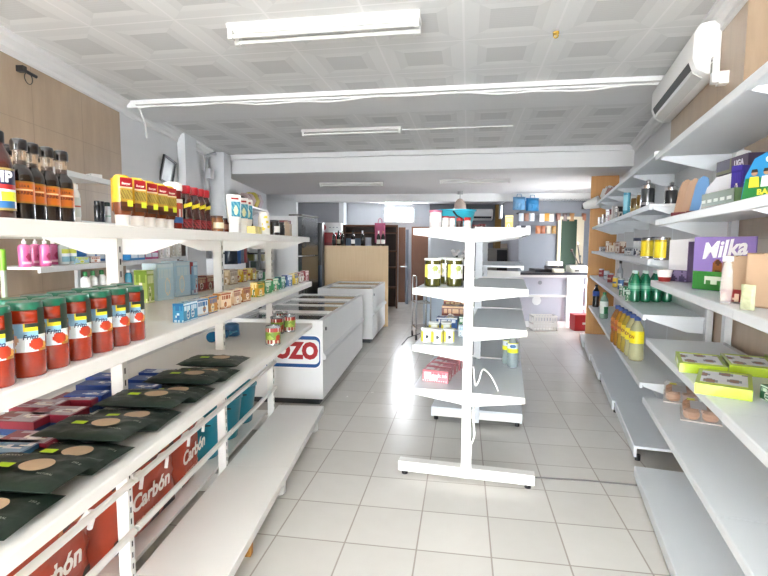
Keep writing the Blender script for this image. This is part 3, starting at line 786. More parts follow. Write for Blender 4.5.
# pegboard snacks: rails and packets
ywb = bl(3.5).y-.01
for nm, u0, u1, v in (('first', 516, 586, 213.5), ('second', 515, 557, 226)):
    a, c = aty(u0, v, ywb), aty(u1, v, ywb)
    o = part('hanging_rail', B().box(a.x, c.x, ywb-.05, ywb-.02, a.z-.015, a.z+.015).box(a.x, a.x+.03, ywb-.05, ywb+.0, a.z-.01, a.z+.01).box(c.x-.03, c.x, ywb-.05, ywb+.0, a.z-.01, a.z+.01), P('#8a8c93', .5)); tag(o, ('upper' if nm == 'first' else 'lower')+' grey rail of hanging snack packets on the rear wall', 'rail')
SN = [(521, 213.5, '#c9d2dc', 'pale packet first from the left on the upper rear rail'), (526.5, 213.5, '#9c6f5d', 'brown packet second from the left on the upper rear rail'), (532, 213.5, '#d5dbe2', 'pale grey packet third from the left on the upper rear rail'),
      (542, 214, '#efe9e4', 'white packet left of the orange one on the upper rear rail'), (547, 213.5, '#e2a23a', 'orange packet in the middle of the upper rear rail'), (551.5, 214, '#dfd8cf', 'cream packet right of the orange one on the upper rear rail'),
      (558.5, 213.5, '#a9786a', 'reddish packet over the left edge of the green door'), (565, 213.5, '#7d6a68', 'dark packet over the middle of the green door'), (572, 213.5, '#c18d57', 'tan packet over the right edge of the green door'), (584, 213.5, '#c07a5a', 'red brown packet at the right end of the upper rear rail'),
      (518.5, 226, '#dfe3e8', 'white packet first from the left on the lower rear rail'), (523.5, 226, '#39414c', 'dark packet second from the left on the lower rear rail'), (528, 226, '#e7e9ec', 'white packet third from the left on the lower rear rail'),
      (538, 226, '#cf7f4f', 'orange red packet in the middle of the lower rear rail'), (543, 226, '#b66a44', 'rust packet right of the orange red one on the lower rear rail'), (548.5, 226, '#cdbfae', 'beige packet on the lower rear rail'), (554, 226, '#b98a3e', 'mustard packet at the right end of the lower rear rail')]
for u, v, c, l in SN:
    p = aty(u, v, ywb-.07)
    o = part('snack_packet', B().pillow(.105, .17, .04, 6).xf(Matrix.Rotation(pi/2, 4, 'X')), P(c, .4, noise=.25, scale=60)); o.location = (p.x, ywb-.055, p.z-.08)
    tag(o, l, 'snack packet', 'hanging snack packets on the rear wall')
p = aty(526, 209, ywb-.1)
for dx, dz, w_, c, l in ((-.15, .02, .27, '#6fa9d8', 'pale blue plastic bag hanging at the top left of the grey rear wall'), (.14, .0, .28, '#2a8ecb', 'bright blue plastic bag hanging at the top of the grey rear wall')):
    o = part('plastic_bag', B().pillow(w_, .28, .16, 8, wob=.5, seed=3).xf(Matrix.Rotation(pi/2, 4, 'X')), P(c, .35)); o.location = (p.x+dx, ywb-.005, p.z+dz+.10); tag(o, l, 'bag')
    part('bag_handle', B().tube([(-.06, -.08, .1), (-.04, -.07, .2), (.04, -.07, .2), (.06, -.08, .1)], .008), P(c, .4), o)
# honey wood end panel of the right hand run, with white spot lamp
t = thing('end_panel', 'tall honey coloured wooden panel at the far end of the right hand shelving', 'panel', (RG.w(8.72, 0, 0).x, RG.w(8.72, 0, 0).y, 0), RG.face)
part('panel', B().box(-.02, .03, -.42, -.005, 0, 2.78).bevel(.003), M_ORANGE_WOOD, t); part('edge_strip', B().box(-.03, .04, -.03, -.005, 2.78, 2.97), M_ORANGE_WOOD, t)
p = aty(584, 206, RG.w(8.72, .42, 0).y-.25)
t = thing('spot_lamp', 'white spot lamp clamped to the wooden panel near the green door', 'lamp', (p.x, p.y, p.z), .35)
part('shade', B().lathe([(0, 0), (.05, 0), (.06, .03), (.1, .24), (.094, .24), (.05, .03), (0, .02)], seg=18, M=Matrix.Rotation(radians(75), 4, 'X') @ Matrix.Rotation(.5, 4, 'Y')), P('#efeeea', .4), t)
part('arm', B().tube([(0, 0, 0), (.06, .05, .02), (.1, .1, 0)], .012), P('#57524e', .4), t)
part('clamp', B().box(.07, .12, .08, .13, -.04, .04).bevel(.008), P('#57524e', .4), t)

# ------------------------------------------------------------------ things on the walls near the camera
SOF = .11
def on_soffit(u, v):          # point seen on the face of the boxed out part of the right wall
    r_ = ray(u, v); o0 = RG.w(0, SOF, 0); dd = Vector((.331, 1.)); r0 = o0-dd.to_3d()*0
    k = (r0.x*dd.y-r0.y*dd.x)/(r_.x*dd.y-r_.y*dd.x); q = r_*k; return Vector((q.x, q.y, q.z+EYE))
q0, q1 = on_soffit(746, 40), on_soffit(672, 110)
b = B().prism([q0.xy, q1.xy, q1.xy-RG.n*(SOF+.05), q0.xy-RG.n*(SOF+.05)], 2.37, CH); struct('wall_right_soffit', b, M_MARBLE)
cornice('trim_4', q0.xy-Vector((.331, 1.))*.05, q1.xy, RG.n)
RWA = atan2(RG.n.x, -RG.n.y)
c0, c1 = on_soffit(722, 47), on_soffit(672, 92)
AL = (c1.xy-c0.xy).length; z1 = on_soffit(722, 21).z; z0 = on_soffit(717, 76).z
t = aircon('air_conditioner', 'white wall air conditioner above the right hand shelving', AL, z1-z0, .15)
t.location = ((c0.x+c1.x)/2, (c0.y+c1.y)/2, z0); t.rotation_euler = (0, 0, RWA)
rc = on_soffit(728, 70)
t = thing('remote_control', 'white remote control in a wall holder beside the air conditioner', 'remote control', (rc.x, rc.y, rc.z-.07), RWA)
part('holder', B().box(-.03, .03, -.05, 0, -.01, .06).bevel(.004), P('#ececea', .4), t)
o = part('remote', B().box(-.026, .026, -.082, -.051, 0, .15).bevel(.012, 3), P('#f4f4f3', .35), t)
part('screen', B().box(-.014, .014, -.0835, -.0815, .06, .115), P('#9aa39a', .3), o)
part('button', B().cyl((0, -.0835, .13), .006, .003, 10, 'y'), P('#222222', .5), o)
# camera stub on left wall
pw = ray(28, 69); k = -2.5/pw.x; q = pw*k
t = thing('wall_fitting', 'small black metal fitting with a wire ring on the tan wall near the ceiling', 'fitting', (lw(q.y).x, q.y, q.z+EYE), 0)
part('stub', B().box(0, .05, -.02, .02, -.02, .02).bevel(.006), M_BLACK, t)
part('arm', B().tube([(.03, 0, 0), (.04, .06, -.01), (.045, .12, -.015)], .012), M_BLACK, t)
part('ring', B().tube([(.03, .06+.04*cos(a*pi/8), -.045+.04*sin(a*pi/8)) for a in range(16)], .003, 6, True), M_BLACK, t)
# framed picture leaning on left wall
q = ray(166, 171); q = q*(-2.62/q.x)
t = thing('picture_frame', 'small black framed picture on the pale left wall', 'picture', (lw(q.y).x+.012, q.y, q.z+EYE), (radians(9), radians(8), pi/2))
fw = B()
for x0, x1, z0, z1 in ((-.17, .17, .13, .155), (-.17, .17, -.155, -.13), (-.17, -.145, -.13, .13), (.145, .17, -.13, .13)): fw.box(x0, x1, -.025, 0, z0, z1)
part('frame', fw, M_BLACK, t); part('print', B().box(-.145, .145, -.012, -.004, -.13, .13), P('#a9adae', .3, noise=.25, scale=14), t)
# conduit on left wall
yp = 7.3
o = part('wall_conduit', B().tube([(lw(yp).x+.05, yp, 1.2), (lw(yp).x+.05, yp, 2.5), (lw(yp).x+.08, yp-.03, 2.72), (lw(yp).x+.05, yp, 2.85), (lw(yp).x+.2, yp+.02, 2.9)], .022), P('#b9b9bc', .5)); tag(o, 'grey conduit running up the pale left wall', 'pipe')
o = part('junction_box', B().box(0, .07, -.07, .07, -.07, .07).bevel(.01), P('#c6c6c8', .5)); o.location = (lw(yp).x+.075, yp, 2.6); tag(o, 'grey junction box on the conduit', 'junction box')
# ------------------------------------------------------------------ goods on the left gondola
LF = LG.face
def place(g, u, t, z): return g.at(u, t, z)
EPS = .001
# brown sauce bottle
def sauce_bottle(loc, rot, label, h=.195):
    t = thing('sauce_bottle', label, 'bottle', loc, rot, 'dark sauce bottles with orange labels on the top shelf')
    k = h/.195
    part('body', B().lathe([(0, 0), (.024, 0), (.027, .004), (.027, .105), (.024, .118), (.0155, .127), (.0135, .132), (0, .132)], seg=24).xf(Matrix.Scale(k, 4)), P('#1c0f0a', .16, coat=.25), t)
    part('neck', B().lathe([(.0137, .1322), (.0135, .17), (0, .17)], seg=20).xf(Matrix.Scale(k, 4)), P('#e9dccb', .06, trans=.9), t)
    part('neck_sauce', B().lathe([(.0115, .132), (.0115, .143), (0, .143)], seg=16).xf(Matrix.Scale(k, 4)), P('#3a130b', .3), t)
    part('cap', B().lathe([(.0175, .166), (.018, .17), (.018, .186), (.016, .192), (.009, .195), (0, .195)], seg=24).xf(Matrix.Scale(k, 4)), P('#17161a', .25, coat=.5), t)
    def f(u, v):
        if v < .06 or v > .95: return '#c98a2e'
        if .58 < v < .66 and .3 < u < .7: return '#f4d9a8'
        return '#ef7f1e'
    o = link('label', art(.1*k, .052*k, f, 24, 14, .0273*k, 'perr%f' % k), t, (0, 0, .040*k))
    link('lettering', txt('PERRINS', .0105*k, '#7a2b12', R=.0276*k, bold=.02), o, (0, 0, .024*k))
    link('lettering', txt('LEA &', .008*k, '#7a2b12', R=.0276*k, bold=.01), o, (0, 0, .040*k))
    return t
FACE_CAM = LF-.62      # labels turned towards the shop front
SB = [(20.5, .26, 'dark sauce bottle with orange label, nearest of the row on the top left shelf'), (32.5, .25, 'dark sauce bottle with orange label, second from the near end of its row'),
      (47.5, .25, 'dark sauce bottle with orange label, third from the near end of its row'), (62, .25, 'dark sauce bottle with orange label, farthest of its row beside a white bottle'),
      (8, .17, 'dark sauce bottle behind the brown sauce bottle with the blue label'), (36.5, .165, 'dark sauce bottle standing in the back row behind the second orange label bottle')]
sb0 = None
for u, tt, l in SB:
    p = place(LG, u, tt, TOPZ+.1); p.z = TOPZ+EPS
    if sb0 is None: sb0 = sauce_bottle(p, FACE_CAM, l)
    else: dup(sb0, p, FACE_CAM+.1*random.uniform(-1, 1), l)
p = place(LG, -1.5, .27, TOPZ+.1); p.z = TOPZ+EPS
t = thing('brown_sauce_bottle', 'brown sauce bottle with a blue and white label at the left picture edge', 'bottle', p, FACE_CAM)
part('body', B().lathe([(0, 0), (.027, 0), (.029, .004), (.028, .12), (.022, .145), (.013, .165), (.0125, .172), (0, .172)], seg=24), P('#4a160e', .1, coat=.8), t)
part('cap', B().lathe([(.0145, .17), (.015, .193), (.013, .196), (0, .196)], seg=20), P('#1b1b1f', .35), t)
def hp(u, v):
    if v > .93 or v < .05: return '#b9a25a'
    if v > .62: return '#1d2c55'
    if v > .5: return '#d63a3a'
    if .24 < v < .42 and u > .45: return '#e6ef3a'
    if v < .22 and .3 < u < .75: return '#3d7fc0'
    return '#e7eef4'
o = link('label', art(.105, .095, hp, 24, 18, .0298), t, (0, 0, .018)); link('lettering', txt('HP', .034, '#f2f4f6', R=.0301, bold=.03), o, (0, 0, .074))
# small white bottle
def lathe_bottle(name, label, cat, loc, rot, body, cap, bodyc, capc, labc=None, lz=None, group=None, lr=None, text=None, tcol='#333333', trans=0., sx=1., sy=1.):
    t = thing(name, label, cat, loc, rot, group)
    part('body', B().lathe(body, seg=20, sx=sx, sy=sy), P(bodyc, .25, coat=.4, trans=trans), t)
    if cap: part('cap', B().lathe(cap, seg=18, sx=sx, sy=sy), P(capc, .35), t)
    if labc:
        z0, z1 = lz; r = lr
        b = B()
        fn = labc if callable(labc) else (lambda u, v: labc)
        W = 2.6*r
        o = link('label', art(W, z1-z0, fn, 20, 12, r), t, (0, 0, z0))
        if text: link('lettering', txt(text, (z1-z0)*.3, tcol, R=r+.0004, bold=.02, width=min(W*.55, (z1-z0)*.2*len(text))), o, (0, 0, (z1-z0)*.55))
    return t
p = place(LG, 73.5, .23, TOPZ+.05); p.z = TOPZ+EPS
lathe_bottle('salt_bottle', 'small white plastic bottle after the orange label sauce bottles', 'bottle', p, FACE_CAM, [(0, 0), (.017, 0), (.018, .004), (.018, .085), (.013, .1), (0, .1)], [(.0135, .1), (.013, .113), (0, .115)], '#efefec', '#f5f5f3', lambda u, v: '#d86a5a' if .5 < v < .6 else '#cfd6d2', (.02, .075), None, .0184)
# yellow and red burger sauce bottles standing on white caps
def burger(loc, rot, label):
    t = thing('burger_sauce_bottle', label, 'bottle', loc, rot, 'yellow and red squeezy burger sauce bottles on the top shelf')
    b = B(); n = 20
    prof = [(.023, .024, .042), (.025, .026, .052), (.0265, .027, .085), (.026, .026, .12), (.025, .025, .155), (.023, .022, .172), (.018, .015, .178)]
    rings = []
    for hx, hy, z in prof:
        rings.append([b.bm.verts.new((hx*math.copysign(abs(cos(a))**.6, cos(a)), hy*math.copysign(abs(sin(a))**.6, sin(a)), z)) for a in [2*pi*i/n for i in range(n)]])
    for k, (r0, r1) in enumerate(zip(rings, rings[1:])):
        b.mi = 0 if k < 2 else 1
        b._tag([b.bm.faces.new((r0[i], r0[(i+1) % n], r1[(i+1) % n], r1[i])) for i in range(n)])
    b.mi = 1; b._tag([b.bm.faces.new(rings[-1])]); b.mi = 0; b._tag([b.bm.faces.new(rings[0][::-1])])
    part('body', b, [P('#8d4a28', .25, coat=.5), P('#efc23a', .25, coat=.5)], t)
    part('cap', B().lathe([(0, 0), (.024, 0), (.0245, .002), (.026, .042), (0, .042)], seg=24, sy=.72), P('#f7f6f2', .35), t)
    def f(u, v):
        if v > .74: return '#c8202a'
        if v > .70: return '#e9d9b0'
        if v < .12: return '#5a3018'
        if v < .34 and u > .55: return '#d8e63a'
        if .36 < v < .62: return '#a98b3d' if (u*7+v*9) % 1.6 < .8 else '#c9b04e'
        if v < .26: return '#7a4526'
        return '#dcae3e'
    o = link('label', art(.044, .112, f, 16, 22, None, 'burg'), t, (0, -.0276, .056))
    link('lettering', txt('Burger', .011, '#f6e6d8', bold=.02), o, (0, -.0006, .092))
    o2 = link('label', art(.044, .112, lambda u, v: '#efc23a' if v > .2 else '#c77f2a', 6, 8, None, 'burg2'), t, (0, .0276, .056), pi)
    return t
b0 = None
for i, (u, tt) in enumerate(((122, .2), (136, .205), (148, .2), (158.5, .2), (167.5, .195))):
    p = place(LG, u, tt, TOPZ+.1); p.z = TOPZ+EPS
    l = ('yellow and red burger sauce bottle, nearest of five', 'second of the five burger sauce bottles from the camera', 'third, middle one of the five burger sauce bottles', 'fourth of the five burger sauce bottles from the camera', 'farthest burger sauce bottle, beside the ketchup bottle with white cap')[i]
    b0 = burger(p, LF-.5, l) if i == 0 else dup(b0, p, LF-.5+.03*i, l)
p = place(LG, 173.5, .19, TOPZ+.1); p.z = TOPZ+EPS
def kl(u, v):
    if v > .85: return '#e8e2dc'
    if v > .6: return '#d5552f'
    if v < .25: return '#3a6fb0'
    return '#d9c9be' if (u*5) % 1 > .4 else '#c23a2a'
lathe_bottle('ketchup_bottle', 'red ketchup bottle with a large white cap in the middle of the top shelf row', 'bottle', p, LF-.5, [(0, 0), (.033, 0), (.036, .004), (.035, .07), (.033, .13), (.034, .165), (0, .168)], [(.036, .166), (.037, .17), (.036, .195), (.03, .2), (0, .2)], '#8e1f14', '#f5f3ef', kl, (.03, .13), None, .0364)
def bbq(loc, rot, label):
    t = thing('barbecue_sauce_bottle', label, 'bottle', loc, rot, 'dark barbecue sauce bottles with red caps on the top shelf')
    part('body', B().lathe([(0, 0), (.026, 0), (.028, .004), (.028, .06), (.022, .09), (.025, .12), (.026, .135), (.014, .165), (0, .167)], seg=22), P('#45110f', .15, coat=.7), t)
    part('cap', B().lathe([(.019, .163), (.0215, .168), (.0215, .192), (.018, .198), (0, .199)], seg=20), P('#cf2233', .3), t)
    o = link('label', art(.07, .04, lambda u, v: '#8f1c22' if v > .8 else '#c2434a' if (u*4+v*2) % 1 < .5 else '#6d1519', 12, 10, .0284, 'bbq'), t, (0, 0, .012))
    o = link('label', art(.05, .03, lambda u, v: '#f0e032' if abs(v-.3-.5*u) < .28 else None, 14, 12, .0262, 'bbq2'), t, (0, 0, .098))
    return t
b0 = None
for i, u in enumerate((186, 194, 200, 205.2)):
    p = place(LG, u, .2+.0*i, TOPZ+.1); p.z = TOPZ+EPS
    l = ('nearest of the four barbecue sauce bottles with red caps', 'second of the four red capped barbecue sauce bottles', 'third of the four red capped barbecue sauce bottles', 'farthest of the four barbecue sauce bottles, next to the brown jars')[i]
    b0 = bbq(p, LF-.5, l) if i == 0 else dup(b0, p, LF-.5, l)
def jar(name, label, loc, rot, r, h, glass, lid, lab=None, lz=(.2, .75), group=None, text=None, tcol='#222222', W=None, cat='jar', lidh=.12, neck=.86):
    t = thing(name, label, cat, loc, rot, group)
    hl = h*lidh
    part('glass', B().lathe([(0, 0), (r*.92, 0), (r, h*.03), (r, h*(1-lidh)*.86), (r*neck, h*(1-lidh)*.97), (r*neck, h*(1-lidh)), (0, h*(1-lidh))], seg=24), P(glass, .12, coat=.8, noise=.12, scale=40), t)
    part('lid', B().lathe([(r*neck*1.05, h-hl*1.0), (r*neck*1.08, h-hl*.9), (r*neck*1.08, h-hl*.12), (r*neck, h), (0, h)], seg=24), P(lid, .35), t)
    if lab:
        fn = lab if callable(lab) else (lambda u, v: lab)
        o = link('label', art(W or r*2.4, h*(lz[1]-lz[0]), fn, 18, 12, r+.0005), t, (0, 0, h*lz[0]))
        if text: link('lettering', txt(text, h*(lz[1]-lz[0])*.3, tcol, R=r+.0009, bold=.02), o, (0, 0, h*(lz[1]-lz[0])*.5))
    return t
for u, tt, r, h, g_, ld, lb, l in ((211, .13, .03, .07, '#3a1d14', '#2b1712', None, 'dark brown jar behind the farthest barbecue bottle'), (217, .2, .034, .085, '#a5642c', '#5a2a16', '#efe3c4', 'amber jar with a cream label after the barbecue bottles'), (224.5, .18, .032, .08, '#7a2f1e', '#3c1a12', '#c98f78', 'reddish jar between the amber jar and the white sauce tubes')):
    p = place(LG, u, tt, TOPZ+.04); p.z = TOPZ+EPS; jar('sauce_jar', l, p, LF-.5, r, h, g_, ld, lb, (.25, .6), 'small brown jars on the top shelf')
# white mayonnaise bottles
def mayo(loc, rot, label):
    t = thing('mayonnaise_bottle', label, 'bottle', loc, rot, 'white squeezy mayonnaise bottles on the top shelf')
    b = B(); n = 18; rings = []
    for hx, hy, z in ((.026, .018, .05), (.033, .021, .06), (.037, .022, .11), (.039, .021, .16), (.041, .017, .195), (.040, .009, .205)):
        rings.append([b.bm.verts.new((hx*math.copysign(abs(cos(a))**.7, cos(a)), hy*math.copysign(abs(sin(a))**.7, sin(a)), z)) for a in [2*pi*i/n for i in range(n)]])
    fs = [b.bm.faces.new((r0[i], r0[(i+1) % n], r1[(i+1) % n], r1[i])) for r0, r1 in zip(rings, rings[1:]) for i in range(n)]
    fs += [b.bm.faces.new(rings[-1]), b.bm.faces.new(rings[0][::-1])]
    part('body', b, P('#f4f3ee', .35), t)
    part('cap', B().lathe([(0, 0), (.028, 0), (.03, .003), (.03, .05), (0, .05)], seg=22, sy=.7), P('#f7f7f5', .3), t)
    def f(u, v):
        if v > .9: return '#c23a3a' if u < .8 else None
        if v > .82: return None
        q = (u-.5)**2+(v-.4)**2
        if v < .1 or v > .8: return None
        if q < .05: return '#e6eac0'
        return '#3fa3c4' if (u*3+v*4) % 1.3 < .75 else '#7cc3d4'
    link('label', art(.052, .11, f, 16, 22, None, 'mayo'), t, (0, -.0232, .078))
    return t
b0 = None
for i, (u, tt) in enumerate(((234, .24), (242, .22), (246.5, .21))):
    p = place(LG, u, tt, TOPZ+.1); p.z = TOPZ+EPS
    l = ('nearest of the three white mayonnaise bottles', 'middle one of the three white mayonnaise bottles', 'farthest of the three white mayonnaise bottles')[i]
    b0 = mayo(p, LF-.75, l) if i == 0 else dup(b0, p, LF-.7, l)
p = place(LG, 250, .17, TOPZ+.1); p.z = TOPZ+EPS
lathe_bottle('vinegar_bottle', 'thin black bottle just behind the farthest mayonnaise bottle', 'bottle', p, LF, [(0, 0), (.02, 0), (.02, .1), (.009, .13), (0, .132)], [(.01, .13), (.01, .15), (0, .15)], '#17171a', '#222222')
for u, tt, l in ((252.5, .27, 'small yellow sachet box lying near the front edge after the mayonnaise bottles'), (256.5, .25, 'second small yellow sachet box, next to the large white bottle')):
    p = place(LG, u, tt, TOPZ+.02); boxy('sachet_box', l, 'box', (p.x, p.y, TOPZ+EPS), .05, .05, .045, '#e8d88e', LF, 'small yellow boxes on the top shelf')
p = place(LG, 264, .22, TOPZ+.1); p.z = TOPZ+EPS
lathe_bottle('cooking_cream_bottle', 'large white bottle with yellow splashes toward the far end of the top shelf', 'bottle', p, LF-.3, [(0, 0), (.036, 0), (.038, .004), (.038, .12), (.03, .135), (0, .137)], [(.03, .136), (.03, .152), (0, .153)], '#f3f1ea', '#efece2', lambda u, v: '#efd53a' if sin(u*14+v*5)+sin(v*17-u*6) > .7 else None, (.03, .125), None, .0386)
for u, tt, lb, l in ((274.5, .25, '#f0f0ee', 'black jar with a white label near the far end of the top shelf'), (280, .2, '#2b2b2e', 'black jar without label right behind the white labelled one')):
    p = place(LG, u, tt, TOPZ+.04); p.z = TOPZ+EPS; jar('spread_jar', l, p, LF-.5, .035, .105, '#1d1a1c', '#202022', lb, (.2, .6), 'black jars at the far end of the top shelf', W=.06)
p = place(LG, 287, .2, TOPZ+.04)
o = part('paper_bag', B().box(-.04, .04, -.03, .03, 0, .1).bevel(.014, 2), P('#cbb39a', .6, noise=.2, scale=30)); o.location = (p.x, p.y, TOPZ+EPS); o.rotation_euler = (0, 0, LF); tag(o, 'small beige paper bag at the far end of the top shelf', 'bag')
part('bag_fold', B().box(-.038, .038, -.012, .012, .098, .118).bevel(.005), P('#b7a087', .6), o)
p = place(LG, 285, .05, TOPZ+.1); boxy('tea_tin', 'dark red tin behind the black jars at the far end of the top shelf', 'tin', (p.x, p.y, TOPZ+EPS), .12, .08, .15, '#6d1f26', LF)

# tomato sauce jars
def frito(u, v):
    if v > .86 and u > .5: return '#2f3a2c'
    if v > .72 and u > .45: return '#e8dc2e' if u < .97 else '#2f3a2c'
    if v < .13 and u < .3: return '#f0d832' if u > .12 else None
    if (u-.74)**2*1.6+(v-.26)**2 < .045: return '#e04a2a'
    if (u-.93)**2*2+(v-.2)**2 < .012: return '#f0b44a'
    if v < .12 and u > .75: return '#c98a2c'
    if (u-.2)**2*2+(v-.42)**2 < .05: return '#dcb79a'
    if v > .62 and u > .8: return '#e8dc2e'
    if v < .5: return '#d9e9f0'
    return '#8fc4e2'
def tomato_jar(loc, rot, label):
    t = thing('tomato_sauce_jar', label, 'jar', loc, rot, 'tomato sauce jars on the middle shelf')
    part('glass', B().lathe([(0, 0), (.037, 0), (.0395, .004), (.0395, .062), (.0395, .118), (.0375, .124), (.0345, .128), (.037, .134), (.0375, .145), (.036, .152), (.032, .157), (0, .157)], seg=32), P('#b53818', .12, coat=.7, noise=.16, scale=90), t)
    part('lid', B().lathe([(.0345, .156), (.036, .157), (.036, .171), (.034, .174), (0, .1735)], seg=32), P('#1d7a5c', .3, coat=.3), t)
    o = link('label', art(.096, .066, frito, 30, 22, .0399, 'frito'), t, (0, 0, .060))
    link('lettering', txt('Frito', .016, '#1d3a63', R=.0402, bold=.02, shear=.2), o, (0, 0, .034), .25)
    o2 = link('label', art(.03, .075, lambda u, v: '#2c3b2d' if .2 < v < 1 and abs(u-.5) < .32 else ('#e4e9e2' if abs(u-.5) < .4 and v > .1 else None), 8, 12, .0400, 'fritoseal'), t, (0, 0, .086), .95)
    return t
TR = LF-.88
tj = None; sF = [LG.s_at(3, .305, MIDZ+.08)]
front = [-8, 26, 50.5, 75, 97.5, 115.5, 131.5]
FL = ['tomato sauce jar at the left picture edge, nearest of the front row', 'tomato sauce jar second in the front row, its label in full view', 'tomato sauce jar third in the front row', 'tomato sauce jar fourth and middle one of the front row', 'tomato sauce jar fifth in the front row', 'tomato sauce jar sixth in the front row', 'farthest tomato sauce jar of the front row, end of the line']
s_first = LG.s_at(26.5, .30, MIDZ+.09)
for i, u in enumerate(front):
    p = place(LG, u, .30, MIDZ+.09); p.z = MIDZ+EPS
    tj = tomato_jar(p, TR, FL[i]) if tj is None else dup(tj, p, TR+random.uniform(-.12, .12), FL[i])
BLb = ['back row tomato sauce jar behind the nearest front jars', 'second back row tomato sauce jar counted from the camera', 'third back row tomato sauce jar counted from the camera', 'fourth back row tomato sauce jar counted from the camera', 'fifth back row tomato sauce jar counted from the camera', 'last back row tomato sauce jar, behind the end of the front row']
for i, u in enumerate((12, 38, 63, 86, 106, 123)):
    p = place(LG, u, .215, MIDZ+.09); p.z = MIDZ+EPS; dup(tj, p, TR+random.uniform(-.3, .3), BLb[i])
# green broom handle at the left edge
p = aty(5, 300, 2.08); q = aty(4.6, 249, 2.08)
t = thing('broom', 'green broom handle standing behind the tomato jars at the left picture edge', 'broom', (p.x, p.y, 0), 0)
part('handle', B().tube([(0, 0, .1), (0, 0, q.z-.09)], .011), P('#b9c7ae', .4), t); part('grip', B().lathe([(.0115, q.z-.09), (.013, q.z-.08), (.013, q.z-.005), (.009, q.z), (0, q.z)], seg=12), P('#8cc63a', .35), t)
part('head', B().box(-.12, .12, -.03, .03, .06, .11).bevel(.01), P('#8cc63a', .4), t); part('bristles', B().prism([(-.12, .06), (.12, .06), (.14, 0), (-.14, 0)], -.03, .03, 'y'), P('#5d7a3c', .8), t)
# printed cartons
def carton_art(c, c2, c3, seed):
    rr = random.Random(seed); a, b_, k = rr.uniform(.35, .65), rr.uniform(.25, .4), rr.uniform(0, 6)
    def f(u, v):
        if v > .90 or v < .05: return c2
        if .62 < v < .84 and .1 < u < .9: return c2 if (u*6+k) % 1 < .8 else c
        d = ((u-a)*1.3)**2+(v-b_)**2
        if d < .035: return c3 if sin(u*38+k)+sin(v*31) > -.4 else c2
        if d < .06: return '#f2ece0'
        if v < .14 and (u*11) % 1 < .55: return c3
        return c
    return f
def carton(name, label, cat, loc, rot, w, d, h, c, c2, c3, seed=1, group=None, text=None, tcol='#ffffff', lid=None):
    t = thing(name, label, cat, loc, rot, group)
    o = part('carton', B().box(-w/2, w/2, -d/2, d/2, 0, h).bevel(.0015), P(c, .45), t)
    f = link('front_print', art(w*.98, h*.97, carton_art(c, c2, c3, seed), 22, 20), t, (0, -d/2-.0004, h*.015))
    if text: link('lettering', txt(text, h*.3, tcol, bold=.03, width=min(w*.8, h*.2*len(text))), f, (0, -.0006, h*.62))
    link('top_print', art(w*.98, d*.97, carton_art(c, c2, c3, seed+5), 10, 8), t, (0, -d*.485, h+.0004), (-pi/2, 0, 0))
    link('side_print', art(d*.97, h*.97, carton_art(c, c3, c2, seed+9), 8, 8), t, (-w/2-.0004, 0, h*.015), -pi/2)
    link('side_print', art(d*.97, h*.97, carton_art(c2, c, c3, seed+9), 8, 8), t, (w/2+.0004, 0, h*.015), pi/2)
    return t
SOUP = [(182, '#3fa9dc', '#d9eef6', '#1f7fbf', 'nearest pale blue soup carton on the middle shelf edge'), (188.5, '#42aee0', '#e3f1f7', '#2186c4', 'second pale blue soup carton on the middle shelf edge'), (198, '#dfe8ee', '#3a86c4', '#c98c4a', 'white and blue soup carton before the orange one'), (208.5, '#e79a2c', '#4a7fb5', '#f0dca0', 'orange soup carton after the white and blue one'),
        (222, '#f0d8b8', '#c9662e', '#e0933f', 'cream and orange soup carton in the middle of the shelf edge row'), (233, '#e8c9a4', '#b5532c', '#efe6d6', 'beige soup carton after the cream and orange one'), (243, '#d99a55', '#a4432a', '#f0dfc2', 'brown orange soup carton just before the gap in the row'),
        (257.5, '#efb52c', '#4b9a3a', '#f6e3a0', 'yellow soup carton next to the green cartons'), (265, '#2f9e5b', '#e8efdc', '#1a7a44', 'first green soup carton of the row'), (272.5, '#35a865', '#dfe9d4', '#c9503a', 'second green soup carton of the row'), (280, '#2d9f7a', '#dfeee6', '#1c6f8e', 'teal soup carton after the green ones'), (287, '#4a86c9', '#e6edf5', '#274f94', 'blue soup carton toward the far end of the row'),
        (293.5, '#f0d23a', '#3c62a4', '#fbf2c0', 'yellow and blue soup carton near the far end of the row'), (299, '#e9e4dd', '#a43a4a', '#c98a8a', 'white and red soup carton second from the far end'), (304.5, '#b8343f', '#f0dcd8', '#d9777c', 'red soup carton at the far end of the shelf edge row')]
for i, (u, c, c2, c3, l) in enumerate(SOUP):
    p = place(LG, u, .29, MIDZ+.04); carton('soup_carton', l, 'carton', (p.x, p.y, MIDZ+EPS), LF-.12+.08*random.uniform(-1, 1), .085 if i > 1 else .06, .045, .075 if i < 7 else .085, c, c2, c3, i, 'soup cartons along the middle shelf edge')
# rear half of the middle shelf
BK = [(158.5, -.2, '#c8e6f7', .16, .1, .20, 'large pale blue carton on the back half of the middle shelf'), (176.5, -.19, '#c2e2f5', .16, .1, .205, 'second large pale blue carton, right of the first on the middle shelf'), (189, -.16, '#9cc8e6', .05, .1, .20, 'narrow blue carton with red print at the end of the pale blue cartons')]
for i, (u, tt, c, w_, d_, h_, l) in enumerate(BK):
    p = place(LG, u, tt, MIDZ+.05)
    carton('paper_carton', l, 'carton', (p.x, p.y, MIDZ+EPS), LF-.25, w_*.75, d_, h_, c, '#d6ecf8', '#cfe8f6' if i < 2 else '#c9565a', 20+i, 'blue cartons on the back half of the middle shelf')
p = place(LG, 144.5, -.2, MIDZ+.05); carton('cracker_carton', 'lime green carton left of the large pale blue cartons', 'carton', (p.x, p.y, MIDZ+EPS), LF-.2, .05, .08, .17, '#b7d36a', '#e2ebb8', '#8fb83f', 31)
